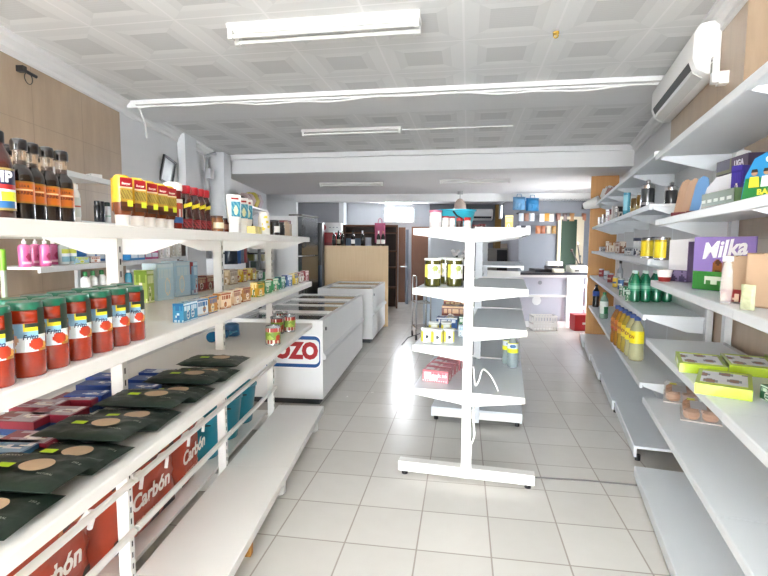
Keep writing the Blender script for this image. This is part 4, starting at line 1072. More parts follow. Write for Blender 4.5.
RB = [(196, -.2, '#a52a2e', '#d9b08a', '#5f1a1e', .11, .09, 'red tray pack right of the blue cartons on the middle shelf'), (205, -.19, '#b8402f', '#e0b890', '#7a2a1e', .1, .095, 'second red tray pack on the middle shelf'), (214, -.17, '#e0955a', '#f0dcc0', '#c96a3a', .09, .09, 'orange tray pack just left of the second upright'),
      (229, -.2, '#d9c29a', '#b59a6a', '#efe2c6', .13, .11, 'tan carton right of the second upright'), (240.5, -.2, '#e8c62e', '#b3262c', '#f4e9a0', .08, .1, 'yellow and red carton, left one of the pair'), (250, -.2, '#e6c02c', '#a8242a', '#f4e9a0', .08, .1, 'yellow and red carton, right one of the pair'), (256.5, -.2, '#cfd3cf', '#8fa09a', '#7f7a52', .08, .07, 'pale carton just left of the third upright')]
for i, (u, tt, c, c2, c3, w_, h_, l) in enumerate(RB):
    p = place(LG, u, tt, MIDZ+.04); carton('grocery_carton', l, 'carton', (p.x, p.y, MIDZ+EPS), LF-.1, w_, .08, h_, c, c2, c3, 40+i, 'cartons on the back half of the middle shelf')

# coffee bags on the deck
def oval_mesh(rx, ry, h, hgt):
    "thin patch draped on the pouch"
    bm = bmesh.new(); rings = []
    zf = lambda x, y: .018+.018*max(0, (1-(x/.16)**4)*(1-(y/.0975)**4))**.5*1.2+.0012
    c = bm.verts.new((0, 0, 0)); n = 24
    for rr_ in (.35, .7, 1.):
        rings.append([bm.verts.new((rx*rr_*cos(2*pi*k/n)*(1.25 if cos(2*pi*k/n) < 0 else .9), ry*rr_*sin(2*pi*k/n), 0)) for k in range(n)])
    for k in range(n): bm.faces.new((c, rings[0][k], rings[0][(k+1) % n]))
    for a, b_ in zip(rings, rings[1:]):
        for k in range(n): bm.faces.new((a[k], b_[k], b_[(k+1) % n], a[(k+1) % n]))
    return bm, zf
def drape(bm, ox, oy, zf, col, name):
    for v in bm.verts: v.co = (v.co.x+ox, v.co.y+oy, zf(v.co.x+ox, v.co.y+oy))
    me = bpy.data.meshes.new(name); bm.to_mesh(me); bm.free(); me.materials.append(P(col, .5, noise=.08, scale=60)); me.polygons.foreach_set('use_smooth', [True]*len(me.polygons)); return me
bm, zf = oval_mesh(.042, .036, 0, 0); ME_OVAL = drape(bm, .045, .0, zf, '#d9b894', 'oval_print')
bm = bmesh.new(); bmesh.ops.create_grid(bm, x_segments=4, y_segments=3, size=.5); bmesh.ops.transform(bm, matrix=Matrix.Diagonal((.045, .026, 1, 1)), verts=bm.verts); ME_STICK = drape(bm, -.045, -.012, zf, '#cdf01e', 'price_sticker')
def flat_text(s, size, col, ox, oy):
    me = txt(s, size, col, bold=.01).copy()
    for v in me.vertices: v.co = (v.co.x+ox, v.co.z+oy, zf(v.co.x+ox, v.co.z+oy)+.0012)
    return me
ME_T1 = flat_text('CAFÉ MOLIDO', .013, '#d8d2c0', -.09, .045); ME_T2 = flat_text('250 g', .012, '#b9bbb0', .13, .03); ME_T3 = flat_text('NATURAL', .010, '#c5c7bb', .10, -.045)
OV = [(2, 499), (37, 475), (83, 452), (114, 422), (146, 408), (157, 397), (179, 391.5), (193, 382), (202, 373), (215, 366)]
CB = ['nearest dark green coffee bag, cut by the left picture edge', 'second dark green coffee bag from the left picture edge', 'third dark green coffee bag from the camera along the lower shelf', 'fourth dark green coffee bag from the camera, lying high over its neighbours', 'fifth dark green coffee bag from the camera along the lower shelf', 'sixth dark green coffee bag from the camera along the lower shelf', 'seventh dark green coffee bag from the camera along the lower shelf', 'third dark green coffee bag from the far end of the row', 'second dark green coffee bag from the far end of the row', 'farthest dark green coffee bag, at the end of the row']
for i, (u, v) in enumerate(OV):
    q = atz(u, v, DECKZ+.06)
    rel = Vector((q.x, q.y))-LG.o; s_ = rel.dot(LG.d); t_ = rel.dot(LG.n)
    if i == 0: bag_s = s_
    if i: s_ = bag_s+.158*i
    # bag lies across the shelf, shingled on the one before it
    a = LF+pi/2     # local x along -aisle ... across
    z = DECKZ+.012+(.0 if i == 0 else .0)
    tc = min(max(t_-.045, .13), .172)
    p = LG.w(s_+.0, tc, DECKZ+.002+(.03 if i % 2 else 0))
    rot = Matrix.Rotation(atan2(LG.n.y, LG.n.x)+random.uniform(-.07, .07), 4, 'Z') @ Matrix.Rotation(0, 4, 'X')
    t = thing('coffee_bag', CB[i], 'bag', p, tuple(rot.to_euler()), 'dark green coffee bags on the lower shelf')
    me = B().pillow(.32, .195, .036, 16, .5, wob=.5, seed=i).mesh('pouch', P('#1c2e24', .42, noise=.3, scale=14, bump=.6), 60)
    o = link('pouch', me, t)
    link('oval_print', ME_OVAL, o); link('price_sticker', ME_STICK, o); link('lettering', ME_T1, o); link('lettering', ME_T2, o); link('lettering', ME_T3, o)
# napkin and tissue packs
def soft_pack(label, loc, rot, w, d, h, c, c2, c3, seed, group, name='tissue_pack', cat='pack'):
    t = thing(name, label, cat, loc, rot, group)
    b = B().box(-w/2, w/2, -d/2, d/2, 0, h*.45); b.mi = 1; b.box(-w/2, w/2, -d/2, d/2, h*.45, h); b.bevel(.006)
    part('pack', b, [P(c2, .3, coat=.3), P(c, .3, coat=.3)], t)
    link('top_print', art(w*.92, d*.9, carton_art(c3, c, '#e9e6ea', seed), 10, 8), t, (0, -d*.45, h+.0006), (-pi/2, 0, 0))
    link('side_print', art(w*.95, h*.8, lambda u, v: c2 if v < .5 else c, 8, 6), t, (0, -d/2-.0006, h*.1))
    return t
RED = [(6, 443, '#4a86b8', 'blue tissue pack at the left picture edge behind the coffee bags'), (31, 434, '#a32a44', 'large red topped tissue pack nearest the camera, right of the blue one'), (22, 414, '#a83048', 'red tissue pack behind the nearest red topped pack'), (58, 408, '#a52c46', 'red and blue tissue pack in the middle of the lower shelf'), (40, 401, '#b23a52', 'red tissue pack of the back row, left'), (78, 394, '#ab3048', 'red tissue pack of the back row, right, beside the blue wrapped packs')]
for i, (u, v, c, l) in enumerate(RED):
    q = atz(u, v, DECKZ+.06); soft_pack(l, (q.x, q.y, DECKZ+EPS), LF+.05*random.uniform(-1, 1), .10, .17, .05+.0*i, c, '#3c62a0', '#c9b9c4' if c[1] != '4' else '#8fb9d9', 60+i, 'red and blue tissue packs on the lower shelf')
BLU = [(98, 382, 0., 'blue wrapped pack left of the first upright, in front'), (106, 374, .0, 'blue wrapped pack left of the first upright, behind'), (88, 392, .0, 'blue and white wrapped pack next to the red tissue packs'), (140, 385, 0, 'blue wrapped pack right of the first upright, lowest in view'), (148, 377, 0, 'blue wrapped pack with a white checked side right of the first upright'), (158, 370, 0., 'farthest blue wrapped pack, with white top')]
for i, (u, v, dz, l) in enumerate(BLU):
    q = atz(u, v, DECKZ+.06); soft_pack(l, (q.x, q.y, DECKZ+EPS), LF+.1*random.uniform(-1, 1), .075, .15, .055, '#2f57b4', '#27408f' if i != 4 else '#e9e9ef', '#3c6cc8' if i != 5 else '#dfe4ee', 70+i, 'blue wrapped packs on the lower shelf', 'wrapped_pack')
# lying blue bottle
q = atz(212, 338, DECKZ+.03); 
t = thing('cleaning_bottle', 'blue bottle lying on its side on the lower shelf beside the second upright', 'bottle', (q.x, q.y, DECKZ+.036), (pi/2, 0, LF-.35+pi/2))
part('body', B().lathe([(0, -.02), (.032, -.02), (.035, -.01), (.035, .12), (.02, .15), (.012, .16), (0, .16)], seg=18), P('#2a86c4', .2, coat=.5), t)
part('label', B().lathe([(.0355, .015), (.0355, .09)], seg=18), P('#cfe3ee', .4), t)
part('nozzle', B().lathe([(.012, .158), (.014, .162), (.014, .18), (.006, .2), (.005, .25), (0, .252)], seg=12), P('#3fb0e0', .3), t)
q2 = LG.w(LG.s_at(232, -.1, DECKZ+.03), -.1, DECKZ+EPS)
o = part('blue_bucket_lid', B().lathe([(0, 0), (.05, 0), (.055, .005), (.05, .08), (.03, .09), (0, .09)], seg=20), P('#2a6fa8', .3)); o.location = q2; tag(o, 'short blue tub standing behind the lying blue bottle', 'tub')
# tins
def tin(name, label, loc, rot, r, h, fn, group, cat='tin', key=None):
    t = thing(name, label, cat, loc, rot, group)
    part('can', B().lathe([(0, 0), (r*.95, 0), (r, .002), (r, .005), (r*.985, .007), (r*.985, h-.008), (r, h-.006), (r, h), (r*.93, h), (r*.93, h-.004), (0, h-.004)], seg=28), P('#c4c6c8', .25, .9), t)
    link('label', art(2*pi*r*.62, h*.8, fn, 26, 16, r+.0003, key), t, (0, 0, h*.1))
    return t
def pea(u, v):
    if v > .78: return '#c23a32' if (u*9) % 1 > .25 else '#e9d9d0'
    if (u-.55)**2*3+(v-.38)**2 < .03: return '#c9402c'
    if v < .22: return '#b53a2a' if (u*7) % 1 < .55 else '#dcd3c0'
    return '#8fb23a' if sin(u*19)+sin(v*13) > -.3 else '#b8cf5a'
t0 = None
for i, (u, tt, l) in enumerate(((273, .285, 'nearest of the four tins with green labels on the lower shelf'), (277, .20, 'second tin with green label, just behind the nearest one'), (281.5, .16, 'third tin with green label, behind and half hidden'), (289, .265, 'farthest tin with green label, standing to the right'))):
    p = place(LG, u, tt, DECKZ+.06); p.z = DECKZ+EPS
    if t0 is None: t0 = tin('vegetable_tin', l, p, LF-.75, .049, .125, pea, 'green label tins on the lower shelf')
    else: dup(t0, p, LF-.7+i*.2, l)

# in the cage: charcoal bags and buckets (they stand on the base board of the far side)
def charcoal(loc, rot, label, seed, w=.62, d=.34, h=.2):
    t = thing('charcoal_bag', label, 'bag', loc, rot, 'red charcoal bags behind the guard rails')
    me = B().pillow(w, d, h, 12, .4, wob=.3, seed=seed).xf(Matrix.Translation((0, 0, d/2)) @ Matrix.Rotation(pi/2, 4, 'X') @ Matrix.Translation((0, 0, -h/2))).mesh('sack', P('#cf4f30', .4, coat=.15, noise=.4, scale=9), 60)
    o = link('sack', me, t)
    link('lettering', txt('Carbón', .105, '#f2ece6', bold=.03, shear=.15), o, (.0, -h/2-.012, d*.52))
    link('lettering', txt('VEGETAL', .05, '#f0b9a0', bold=.02), o, (-.05, -h/2-.010, d*.26))
    link('print', art(w*.8, d*.16, lambda u, v: '#2b2321' if sin(u*23)+sin(v*11) > .2 else '#6d2a1c', 24, 6), o, (0, -h*.42, d*.08)); link('print', art(w*.8, d*.14, lambda u, v: '#d98a4a' if sin(u*31)+sin(v*7) > .6 else '#5d2418', 24, 6), o, (0, -h*.43, d*.76))
    return t
CHS = [(-.98, -.2, .02, 'nearest red charcoal bag behind the guard rails, at the lower left corner'), (-.33, -.2, .05, 'second red charcoal bag from the camera behind the guard rails'), (.32, -.15, -.08, 'third red charcoal bag, right of the first lower upright'), (.80, -.16, .1, 'short red charcoal bag beside the blue buckets')]
for i, (s_, tt, dr, l) in enumerate(CHS):
    p = LG.w(s_, tt-.02, BASEZ+EPS)
    t = charcoal((p.x, p.y, p.z), LF+dr*.5, l, i, .64 if i < 3 else .30, .40, .26 if i < 2 else .2)
    if i in (2, 3): 
        for k, xx in enumerate((-.12, .1)): part('handle', B().tube([(xx-.05, -.10, .32), (xx-.03, -.118, .36), (xx+.02, -.12, .355), (xx+.035, -.118, .32), (xx+.02, -.118, .27)], .009), P('#f0efec', .4), t)
    else:
        part('handle', B().tube([(.18, -.12, .3), (.2, -.15, .35), (.24, -.15, .33), (.25, -.12, .25)], .011), P('#f0efec', .4), t)
p = LG.w(-.45, -.17, BASEZ+.365)
def bucket(loc, label, h=.3, r=.14, col='#1f9fb8', group='teal plastic buckets'):
    t = thing('bucket', label, 'bucket', loc, LF, group)
    part('shell', B().lathe([(0, 0), (r*.74, 0), (r*.76, .004), (r, h*.97), (r*1.06, h*.97), (r*1.06, h), (r*.97, h), (r*.72, .01), (0, .01)], seg=28), P(col, .3, coat=.2), t)
    part('handle', B().tube([(r*1.07*cos(a), -.01-.02*sin(a)-r*.62*sin(a), h*.9-.04*sin(a)) for a in [pi*i/14 for i in range(15)]], .005), P('#2b2e30', .5), t)
    return t
b0 = bucket(LG.w(1.2, -.2, BASEZ+EPS), 'teal bucket just right of the second charcoal bag pile, behind the rails')
for s_, tt, l in ((1.53, -.19, 'teal bucket second from the far end behind the rails'), (1.86, -.19, 'teal bucket at the far end behind the rails')):
    dup(b0, LG.w(s_, tt, BASEZ+EPS), LF, l)
# ------------------------------------------------------------------ goods against the left wall
def lwp(u, t, z): p = LW.at(u, t, z+.08); p.z = z+EPS; return p
LWF = LW.face-.5
def soap(loc, rot, label, col, lab, group):
    t = thing('soap_bottle', label, 'bottle', loc, rot, group)
    part('body', B().lathe([(0, 0), (.033, 0), (.036, .004), (.036, .125), (.031, .14), (.012, .148), (0, .148)], seg=20, sy=.8), P(col, .2, coat=.4), t)
    part('pump', B().lathe([(.012, .147), (.013, .165), (.006, .168), (.006, .18), (.016, .183), (.016, .195), (0, .197)], seg=14).box(-.035, 0, -.006, .006, .183, .194), P('#f2f0f0', .4), t)
    link('label', art(.06, .09, lab, 12, 12, .0364, None), t, (0, 0, .02))
    return t
pk = lambda u, v: '#c22a66' if (u-.6)**2+(v-.5)**2 < .06 else ('#f3c0d6' if v < .2 else None)
s0_ = None
for u, tt, l in ((24.5, .28, 'pink pump soap bottle, leftmost on the wall shelf'), (35.5, .23, 'second pink pump soap bottle from the left on the wall shelf'), (45, .31, 'third pink pump soap bottle from the left on the wall shelf'), (53, .21, 'rightmost pink pump soap bottle on the wall shelf')):
    p = lwp(u, tt, 1.44); s0_ = soap(p, LWF, l, '#f278b2', pk, 'pink pump soap bottles on the wall shelf') if s0_ is None else dup(s0_, p, LWF, l)
cl = lambda u, v: '#8fc4d6' if v < .4 else ('#d8e05a' if v > .7 else '#e6eef0')
for i, (u, l) in enumerate(((63.5, 'clear pump soap bottle next to the pink ones'), (71, 'second clear pump soap bottle, right of the first'))):
    p = lwp(u, .27, 1.44); c0_ = soap(p, LWF, l, '#cdd9d9', cl, 'clear pump soap bottles on the wall shelf') if i == 0 else dup(c0_, p, LWF, l)
for i, (u, w_, h_, c, c2, l) in enumerate(((79, .12, .05, '#a9cfe0', '#d6e04a', 'flat pale carton on the wall shelf right of the clear soap bottles'), (92, .1, .05, '#e9e4e0', '#d98a6a', 'flat white carton on the wall shelf before the first upright'))):
    p = lwp(u, .30, 1.44); carton('soap_carton', l, 'carton', p, LWF+.3, w_, .06, h_, c, c2, c2, 80+i, 'flat cartons on the wall shelf')
BP = [(85, .10, 0, '#2f7fd0', 'blue pack at the back of the wall shelf behind the flat cartons'), (95, .10, 0, '#2a78c9', 'blue pack at the back of the wall shelf, left of the upright'), (91, .10, 1, '#2f80d2', 'blue pack lying on the two back blue packs'),
      (129, .28, 0, '#3a9ae0', 'blue pack at the front of the wall shelf right of the upright'), (136, .28, 0, '#3593dc', 'second blue pack at the front of the wall shelf'), (132, .12, 1, '#d4459a', 'pink pack lying on top behind the blue packs'), (143.5, .27, 0, '#d4428f', 'pink pack next to the two front blue packs'), (150, .27, 0, '#d9509a', 'second pink pack at the front of the wall shelf')]
for i, (u, tt, lv, c, l) in enumerate(BP):
    p = lwp(u, tt, 1.44); 
    o = part('hygiene_pack', B().box(-.062, .062, -.05, .05, 0, .11).bevel(.018, 3), P(c, .3, coat=.3, noise=.1, scale=30)); o.location = (p.x, p.y, 1.44+EPS+lv*.112); o.rotation_euler = (0, 0, LWF+.4); tag(o, l, 'pack', 'blue and pink packs on the wall shelf')
    b = B().box(-.05, .05, -.0515, -.050, .02, .06); part('label', b, P('#dfe9f2', .4), o)
for i, (u, h_, c, l) in enumerate(((158, .18, '#ece9ec', 'tall white pack on the wall shelf right of the pink packs'), (164, .2, '#f1efee', 'second tall white pack on the wall shelf'), (170, .2, '#d9cdbd', 'cream pack third of the tall packs on the wall shelf'), (176, .19, '#e9e6df', 'pale pack at the end of the tall packs on the wall shelf'))):
    p = lwp(u, .24, 1.44); carton('tall_pack', l, 'pack', p, LWF+.3, .07, .09, h_, c, '#f6f4f2', '#cfc4ba', 90+i, 'tall pale packs on the wall shelf')
p = lwp(179.5, .14, 1.44); o = part('snack_bag', B().pillow(.14, .2, .07, 8).xf(Matrix.Translation((0, 0, .1)) @ Matrix.Rotation(pi/2, 4, 'X')), P('#8b6a52', .4, noise=.3, scale=25)); o.location = p; o.rotation_euler = (0, 0, LWF+.3); tag(o, 'brown snack bag at the far end of the wall shelf', 'bag')
part('seal', B().box(-.066, .066, -.004, .004, .185, .2), P('#a9d6ea', .4), o)
for i, (u, l) in enumerate(((166, 'left brown sack under the wall shelf end'), (175.5, 'right brown sack under the wall shelf end'))):
    p = lwp(u, .22, 1.2); o = part('brown_sack', B().pillow(.16, .2, .1, 8).xf(Matrix.Translation((0, 0, .1)) @ Matrix.Rotation(pi/2, 4, 'X')), P('#5f4434', .6, noise=.3, scale=20)); o.location = p; o.rotation_euler = (0, 0, LWF+.3); tag(o, l, 'bag', 'brown sacks on the lower wall shelf'); part('seal', B().box(-.07, .07, -.006, .006, .19, .21), P('#7a5c48', .5), o)
for i, (u, l) in enumerate(((85.5, 'white bottle with green cap, left of three above the tomato jars'), (93, 'white bottle with green cap, middle of three above the tomato jars'), (102, 'white bottle with green cap, right of three beside the first upright'))):
    p = lwp(u, .28, 1.2)
    g0_ = lathe_bottle('cleaner_bottle', l, 'bottle', p, LWF, [(0, 0), (.032, 0), (.034, .004), (.034, .10), (.03, .125), (.014, .14), (0, .14)], [(.016, .14), (.017, .165), (.014, .175), (0, .176)], '#eef0ec', '#2f9a4a', lambda u, v: '#cfe0cf' if v < .5 else '#f1f3ef', (.02, .09), 'white bottles with green caps on the wall shelf', .0345) if i == 0 else dup(g0_, p, LWF, l)
for i, (u, w_, h_, c, l) in enumerate(((128.5, .05, .19, '#3fa6bf', 'turquoise bottle just right of the first upright under the wall shelf'), (134, .05, .15, '#c4cbd0', 'pale bottle right of the turquoise one under the wall shelf'))):
    p = lwp(u, .28, 1.2); lathe_bottle('shampoo_bottle', l, 'bottle', p, LWF, [(0, 0), (.03, 0), (.031, .11), (.02, .13), (0, .13)], [(.018, .13), (.018, .155), (0, .156)], c, '#e9eef0', None, None, 'bottles under the wall shelf')
for i, (u, c, cp, l) in enumerate(((97.5, '#222428', '#18191b', 'dark spray can seen between the white bottle and the burger sauce bottles'), (101.5, '#3b4048', '#1c1d20', 'second dark spray can left of the white and black spray can'), (107.5, '#dfe2e2', '#1f3a30', 'white spray can with dark green cap left of the burger sauce bottles'))):
    p = lwp(u, .27, 1.76)
    lathe_bottle('spray_can', l, 'spray can', p, LWF, [(0, 0), (.025, 0), (.026, .003), (.026, .13), (.022, .14), (0, .142)], [(.023, .138), (.023, .168), (.02, .172), (0, .172)], c, cp, (lambda u, v: '#8fc9b0' if .3 < v < .4 else None) if i == 2 else None, (.02, .12), 'spray cans on the wall shelf', .0264)
p = lwp(94, .2, 2.105); boxy('small_white_box', 'small white box on the uppermost wall shelf', 'box', p, .09, .07, .05, '#eceae8', LWF)

# far left, between the wall shelving and the steel fridge
t = thing('hanging_rack', 'pale standing rack with blue and red bags beyond the wall shelving', 'rack', (-2.28, 5.75, 0), 0)
for z in (1.02, 1.16): part('shelf', B().box(0, .5, 0, .6, z, z+.025), M_WHITE, t)
part('back_panel', B().box(-.02, .0, 0, .6, 0, 1.75), P('#d5d6d8', .5), t); part('side', B().box(0, .5, .6, .62, 0, 1.4), P('#d5d6d8', .5), t)
part('plinth', B().box(0, .48, .02, .58, 0, .1), P('#c5c6c8', .5), t)
part('hook_bar', B().cyl((.45, 0, 1.66), .01, .6, 10, 'y').cyl((.0, .58, 1.66), .01, .46, 10, 'x').cyl((.0, .03, 1.66), .01, .46, 10, 'x'), M_STEEL, t)
for i, (y, c, l) in enumerate(((5.86, '#1f2a38', 'dark bag hanging left on the pale rack'), (6.0, '#2f6fc0', 'blue bag hanging in the middle of the pale rack'), (6.14, '#7c8aa0', 'grey blue bag hanging behind the blue one on the rack'), (6.28, '#9c2f33', 'dark red bag hanging right on the pale rack'))):
    o = part('hanging_bag', B().pillow(.16, .3, .1, 8, wob=.4, seed=i).xf(Matrix.Translation((0, 0, -.16)) @ Matrix.Rotation(pi/2, 4, 'X')), P(c, .35, coat=.2, noise=.2, scale=20)); o.location = (-1.83, y, 1.662); o.rotation_euler = (0, 0, .7); tag(o, l, 'bag', 'bags hanging on the pale rack'); part('loop', B().tube([(.012*cos(a*pi/5), 0, -.005+.012*sin(a*pi/5)) for a in range(10)], .003, 6, True), P('#d9d2b0', .4), o)
for i, (x, y, c, l) in enumerate(((-1.92, 5.9, '#a92f2c', 'red snack pack on the low board of the pale rack'), (-1.92, 6.15, '#c9653a', 'orange snack pack on the low board of the pale rack'))):
    boxy('snack_pack', l, 'pack', (x, y, 1.186), .14, .12, .09, c, .4, 'snack packs on the pale rack', .02)
t = thing('metal_rack', 'black metal rack with bottles and boxes in front of the pale rear left wall', 'rack', (-2.22, 6.75, 0), 0)
for x in (0, .52):
    for y in (0, .55): part('post', B().box(x-.018, x+.018, y-.018, y+.018, 0, 1.72), M_BLACK, t)
for z in (.5, .95, 1.2, 1.45): part('shelf', B().box(-.02, .54, -.02, .57, z, z+.02), P('#232427', .5), t)
RK = [(.1, .1, 1.221, '#dedfe0', .1, .09, 'white tub on the black metal rack'), (.28, .12, 1.221, '#24302a', .1, .17, 'dark green box on the black metal rack'), (.42, .12, 1.221, '#3b4a3f', .08, .13, 'grey green box on the black metal rack'), (.16, .14, 1.471, '#e8e3d2', .22, .06, 'cream tray on the upper shelf of the black metal rack'), (.42, .14, 1.471, '#c9cdd2', .12, .09, 'pale box on the upper shelf of the black metal rack')]
for x, y, z, c, w_, h_, l in RK: boxy('storage_box', l, 'box', (-2.22+x, 6.75+y, z), w_, .12, h_, c)
t = thing('wall_shelving', 'white shelving with green and yellow goods just before the steel fridge', 'shelving unit', (-2.28, 7.47, 0), .05)
for z in (.6, 1.0, 1.3, 1.55): part('shelf', B().box(0, .52, 0, .55, z, z+.03), P('#d9dce6', .4), t)
for y in (.02, .53): part('upright', B().box(.0, .03, y-.015, y+.015, 0, 1.75), M_WHITE, t); part('upright', B().box(.49, .52, y-.015, y+.015, 0, 1.57), M_WHITE, t)
GY = [(.12, 1.331, '#a9a24a', .1, .13, 'olive yellow box on the white shelving before the steel fridge'), (.25, 1.331, '#8f8c3c', .09, .14, 'dark olive box on the white shelving before the steel fridge'), (.4, 1.331, '#c7c1a0', .1, .1, 'beige box on the white shelving before the steel fridge'), (.14, 1.031, '#3a4fa0', .08, .14, 'blue box on the lower shelf before the steel fridge'), (.27, 1.031, '#2f8a55', .08, .16, 'green box on the lower shelf before the steel fridge'), (.41, 1.031, '#3c9a63', .08, .15, 'second green box on the lower shelf before the steel fridge')]
M_ = Matrix.Translation((-2.28, 7.47, 0)) @ Matrix.Rotation(.05, 4, 'Z')
for x, z, c, w_, h_, l in GY:
    q = M_ @ Vector((x, .1, z)); boxy('goods_box', l, 'box', q, w_, .12, h_, c, .1)
# bundle on top near the rear left corner
t = thing('high_shelf', 'white high shelf on the rear left wall carrying pale bundles', 'shelf', (-2.66, 8.2, 2.2), 0)
part('board', B().box(0, .42, 0, 1.4, 0, .03).bevel(.004), M_WHITE, t)
for y in (.2, 1.2): part('bracket', B().prism([(0, 0), (.36, 0), (0, -.2)], y-.01, y+.01, 'y'), M_WHITE, t)
for i, (y, c, r_, l) in enumerate(((8.27, '#3a2b28', .07, 'dark bundle at the near end of the high shelf'), (8.54, '#cdb3b0', .1, 'pinkish bundle on the high shelf'), (8.81, '#d3b9b4', .11, 'second pinkish bundle on the high shelf'), (9.08, '#dcc84e', .13, 'yellow and pink bundle on the high shelf'), (9.35, '#d9c6cc', .14, 'large pale pink bundle at the far end of the high shelf'))):
    o = part('bundle', B().pillow(.3, .26, r_*2, 8, .45, wob=.5, seed=i), P(c, .6, noise=.2, scale=14)); o.location = (-2.43, y, 2.231); tag(o, l, 'bundle', 'bundles on the high shelf'); part('tie', B().tube([(0, 0, r_*2*.98), (.02, 0, r_*2+.02), (-.02, 0, r_*2+.02)], .008, 6, True), P('#e4dcd6', .6), o)

# ------------------------------------------------------------------ goods on the middle gondola
CF = CG.face
def cgp(u, t, z): p = CG.at(u, t, z+.06); p.z = z+EPS; return p
def cw(s, t, z): p = CG.w(s, t, z); p.z = z+EPS; return p
NF = atan2(-CG.d.x, CG.d.y)     # local -Y towards the camera end
TZ = 1.70
yj = None
for i, (u, tt, k, l) in enumerate(((435.5, -.27, 1., 'large white jar with pink lid, leftmost on top of the middle shelving'), (445.5, -.2, .72, 'white jar with red lid second from the left on the middle shelving'), (451.5, -.15, .72, 'white jar with red lid third from the left on the middle shelving'))):
    s_ = .35+.05*i; p = cw(s_, tt, TZ)
    # find t that puts the jar at its column for a fixed distance along the shelf
    lo_, hi_ = -.36, .36
    for _ in range(40):
        m_ = (lo_+hi_)/2
        if proj(*CG.w(s_, m_, TZ+.06))[0] < u: lo_ = m_
        else: hi_ = m_
    p = cw(s_, m_, TZ)
    t = jar('powder_jar', l, p, NF, .046*k if i == 0 else .028, .145*k, '#f1efec', '#e07a9a' if i == 0 else '#c23340', (lambda u, v: '#e6e2df' if v < .5 else '#f3f1ee'), (.1, .7), 'white jars on top of the middle shelving', neck=.95)
def ctop(u, s_, z=TZ):
    lo_, hi_ = -.372, .372
    for _ in range(40):
        m_ = (lo_+hi_)/2
        if proj(*CG.w(s_, m_, z+.05))[0] < u: lo_ = m_
        else: hi_ = m_
    return cw(s_, m_, z)
for i, (u, h_, lid, bc, l) in enumerate(((459.5, .085, '#b3242c', '#3c2420', 'dark jar with red lid left of the middle upright top'), (467.5, .09, '#d02a2a', '#e9dcd4', 'white jar with bright red lid above the middle upright'), (476, .04, '#7d2228', '#4a2624', 'low dark red jar right of the middle upright top'), (482, .045, '#8d2a2c', '#5a2a26', 'second low dark red jar right of the middle upright top'))):
    jar('spice_jar', l, ctop(u, .3+.03*i), NF, .026 if i < 2 else .03, h_, bc, lid, None, group='small jars with red lids on top of the middle shelving', lidh=.25)
p = ctop(455, .95)
t = thing('basin', 'turquoise plastic basin with black handles on top of the middle shelving', 'basin', (p.x, p.y, TZ+EPS), NF)
part('shell', B().lathe([(0, 0), (.12, 0), (.13, .01), (.165, .17), (.178, .175), (.178, .185), (.158, .185), (.12, .012), (0, .012)], seg=32, sy=.85), P('#3cc3dd', .3, coat=.2), t)
part('handle', B().tube([(.0+.0, -.146, .165), (.03, -.17, .13), (.1, -.17, .085), (.14, -.13, .05)], .008), P('#243338', .5), t)
p = ctop(509, 1.0)
carton('spaghetti_box', 'upright yellow box on the right side of the middle shelving top', 'box', p, NF, .065, .05, .14, '#eac04a', '#f2d98a', '#c98a2e', 7)
# olives
def olive(u, v):
    if u < .22: return '#e8dc5a' if v > .2 else None
    if v < .08 or v > .97: return None
    if (u-.62)**2+(v-.75)**2 < .03: return '#b9c46a'
    if v < .3: return '#f1f0e6'
    return '#fbfbf6' if sin(u*20)+sin(v*9) > -1 else '#cfd3b0'
oj = jar('olive_jar', 'olive jar with white lid nearest the left edge of the middle shelving', ctop(432.5, .22, CZL['s3']), NF+.2, .058, .20, '#5f5d22', '#eceee6', olive, (.24, .78), 'olive jars on the middle shelving', neck=.95, lidh=.08)
for u, s_, l in ((454.5, .27, 'olive jar next to the upright of the middle shelving, with orange tint'), (445.5, .48, 'olive jar behind the other two on the middle shelving')):
    dup(oj, ctop(u, s_, CZL['s3']), NF+.3, l)
t = thing('flower_pot', 'small dark plant with pale flowers behind the olive jars', 'plant', ctop(459.5, .85, CZL['s3']), NF)
part('pot', B().lathe([(0, 0), (.045, 0), (.055, .12), (.048, .12), (.04, .01), (0, .01)]), P('#3a3432', .5), t)
b = B()
for k in range(14):
    a = k*2.4; r_ = .02+.05*(k/14); b.lathe([(0, -.02), (.018, -.005), (.02, .008), (0, .02)], (r_*cos(a), r_*sin(a), .2+.04*sin(k*1.7)), 7)
part('flowers', b, P('#e3dfe0', .6), t)['kind'] = 'stuff'
b = B()
for k in range(12):
    a = k*2.1; r_ = .05; b.tube([(0, 0, .11), (r_*.5*cos(a), r_*.5*sin(a), .17), (r_*cos(a), r_*sin(a), .2)], .007, 5)
part('leaves', b, P('#26331f', .6), t)['kind'] = 'stuff'
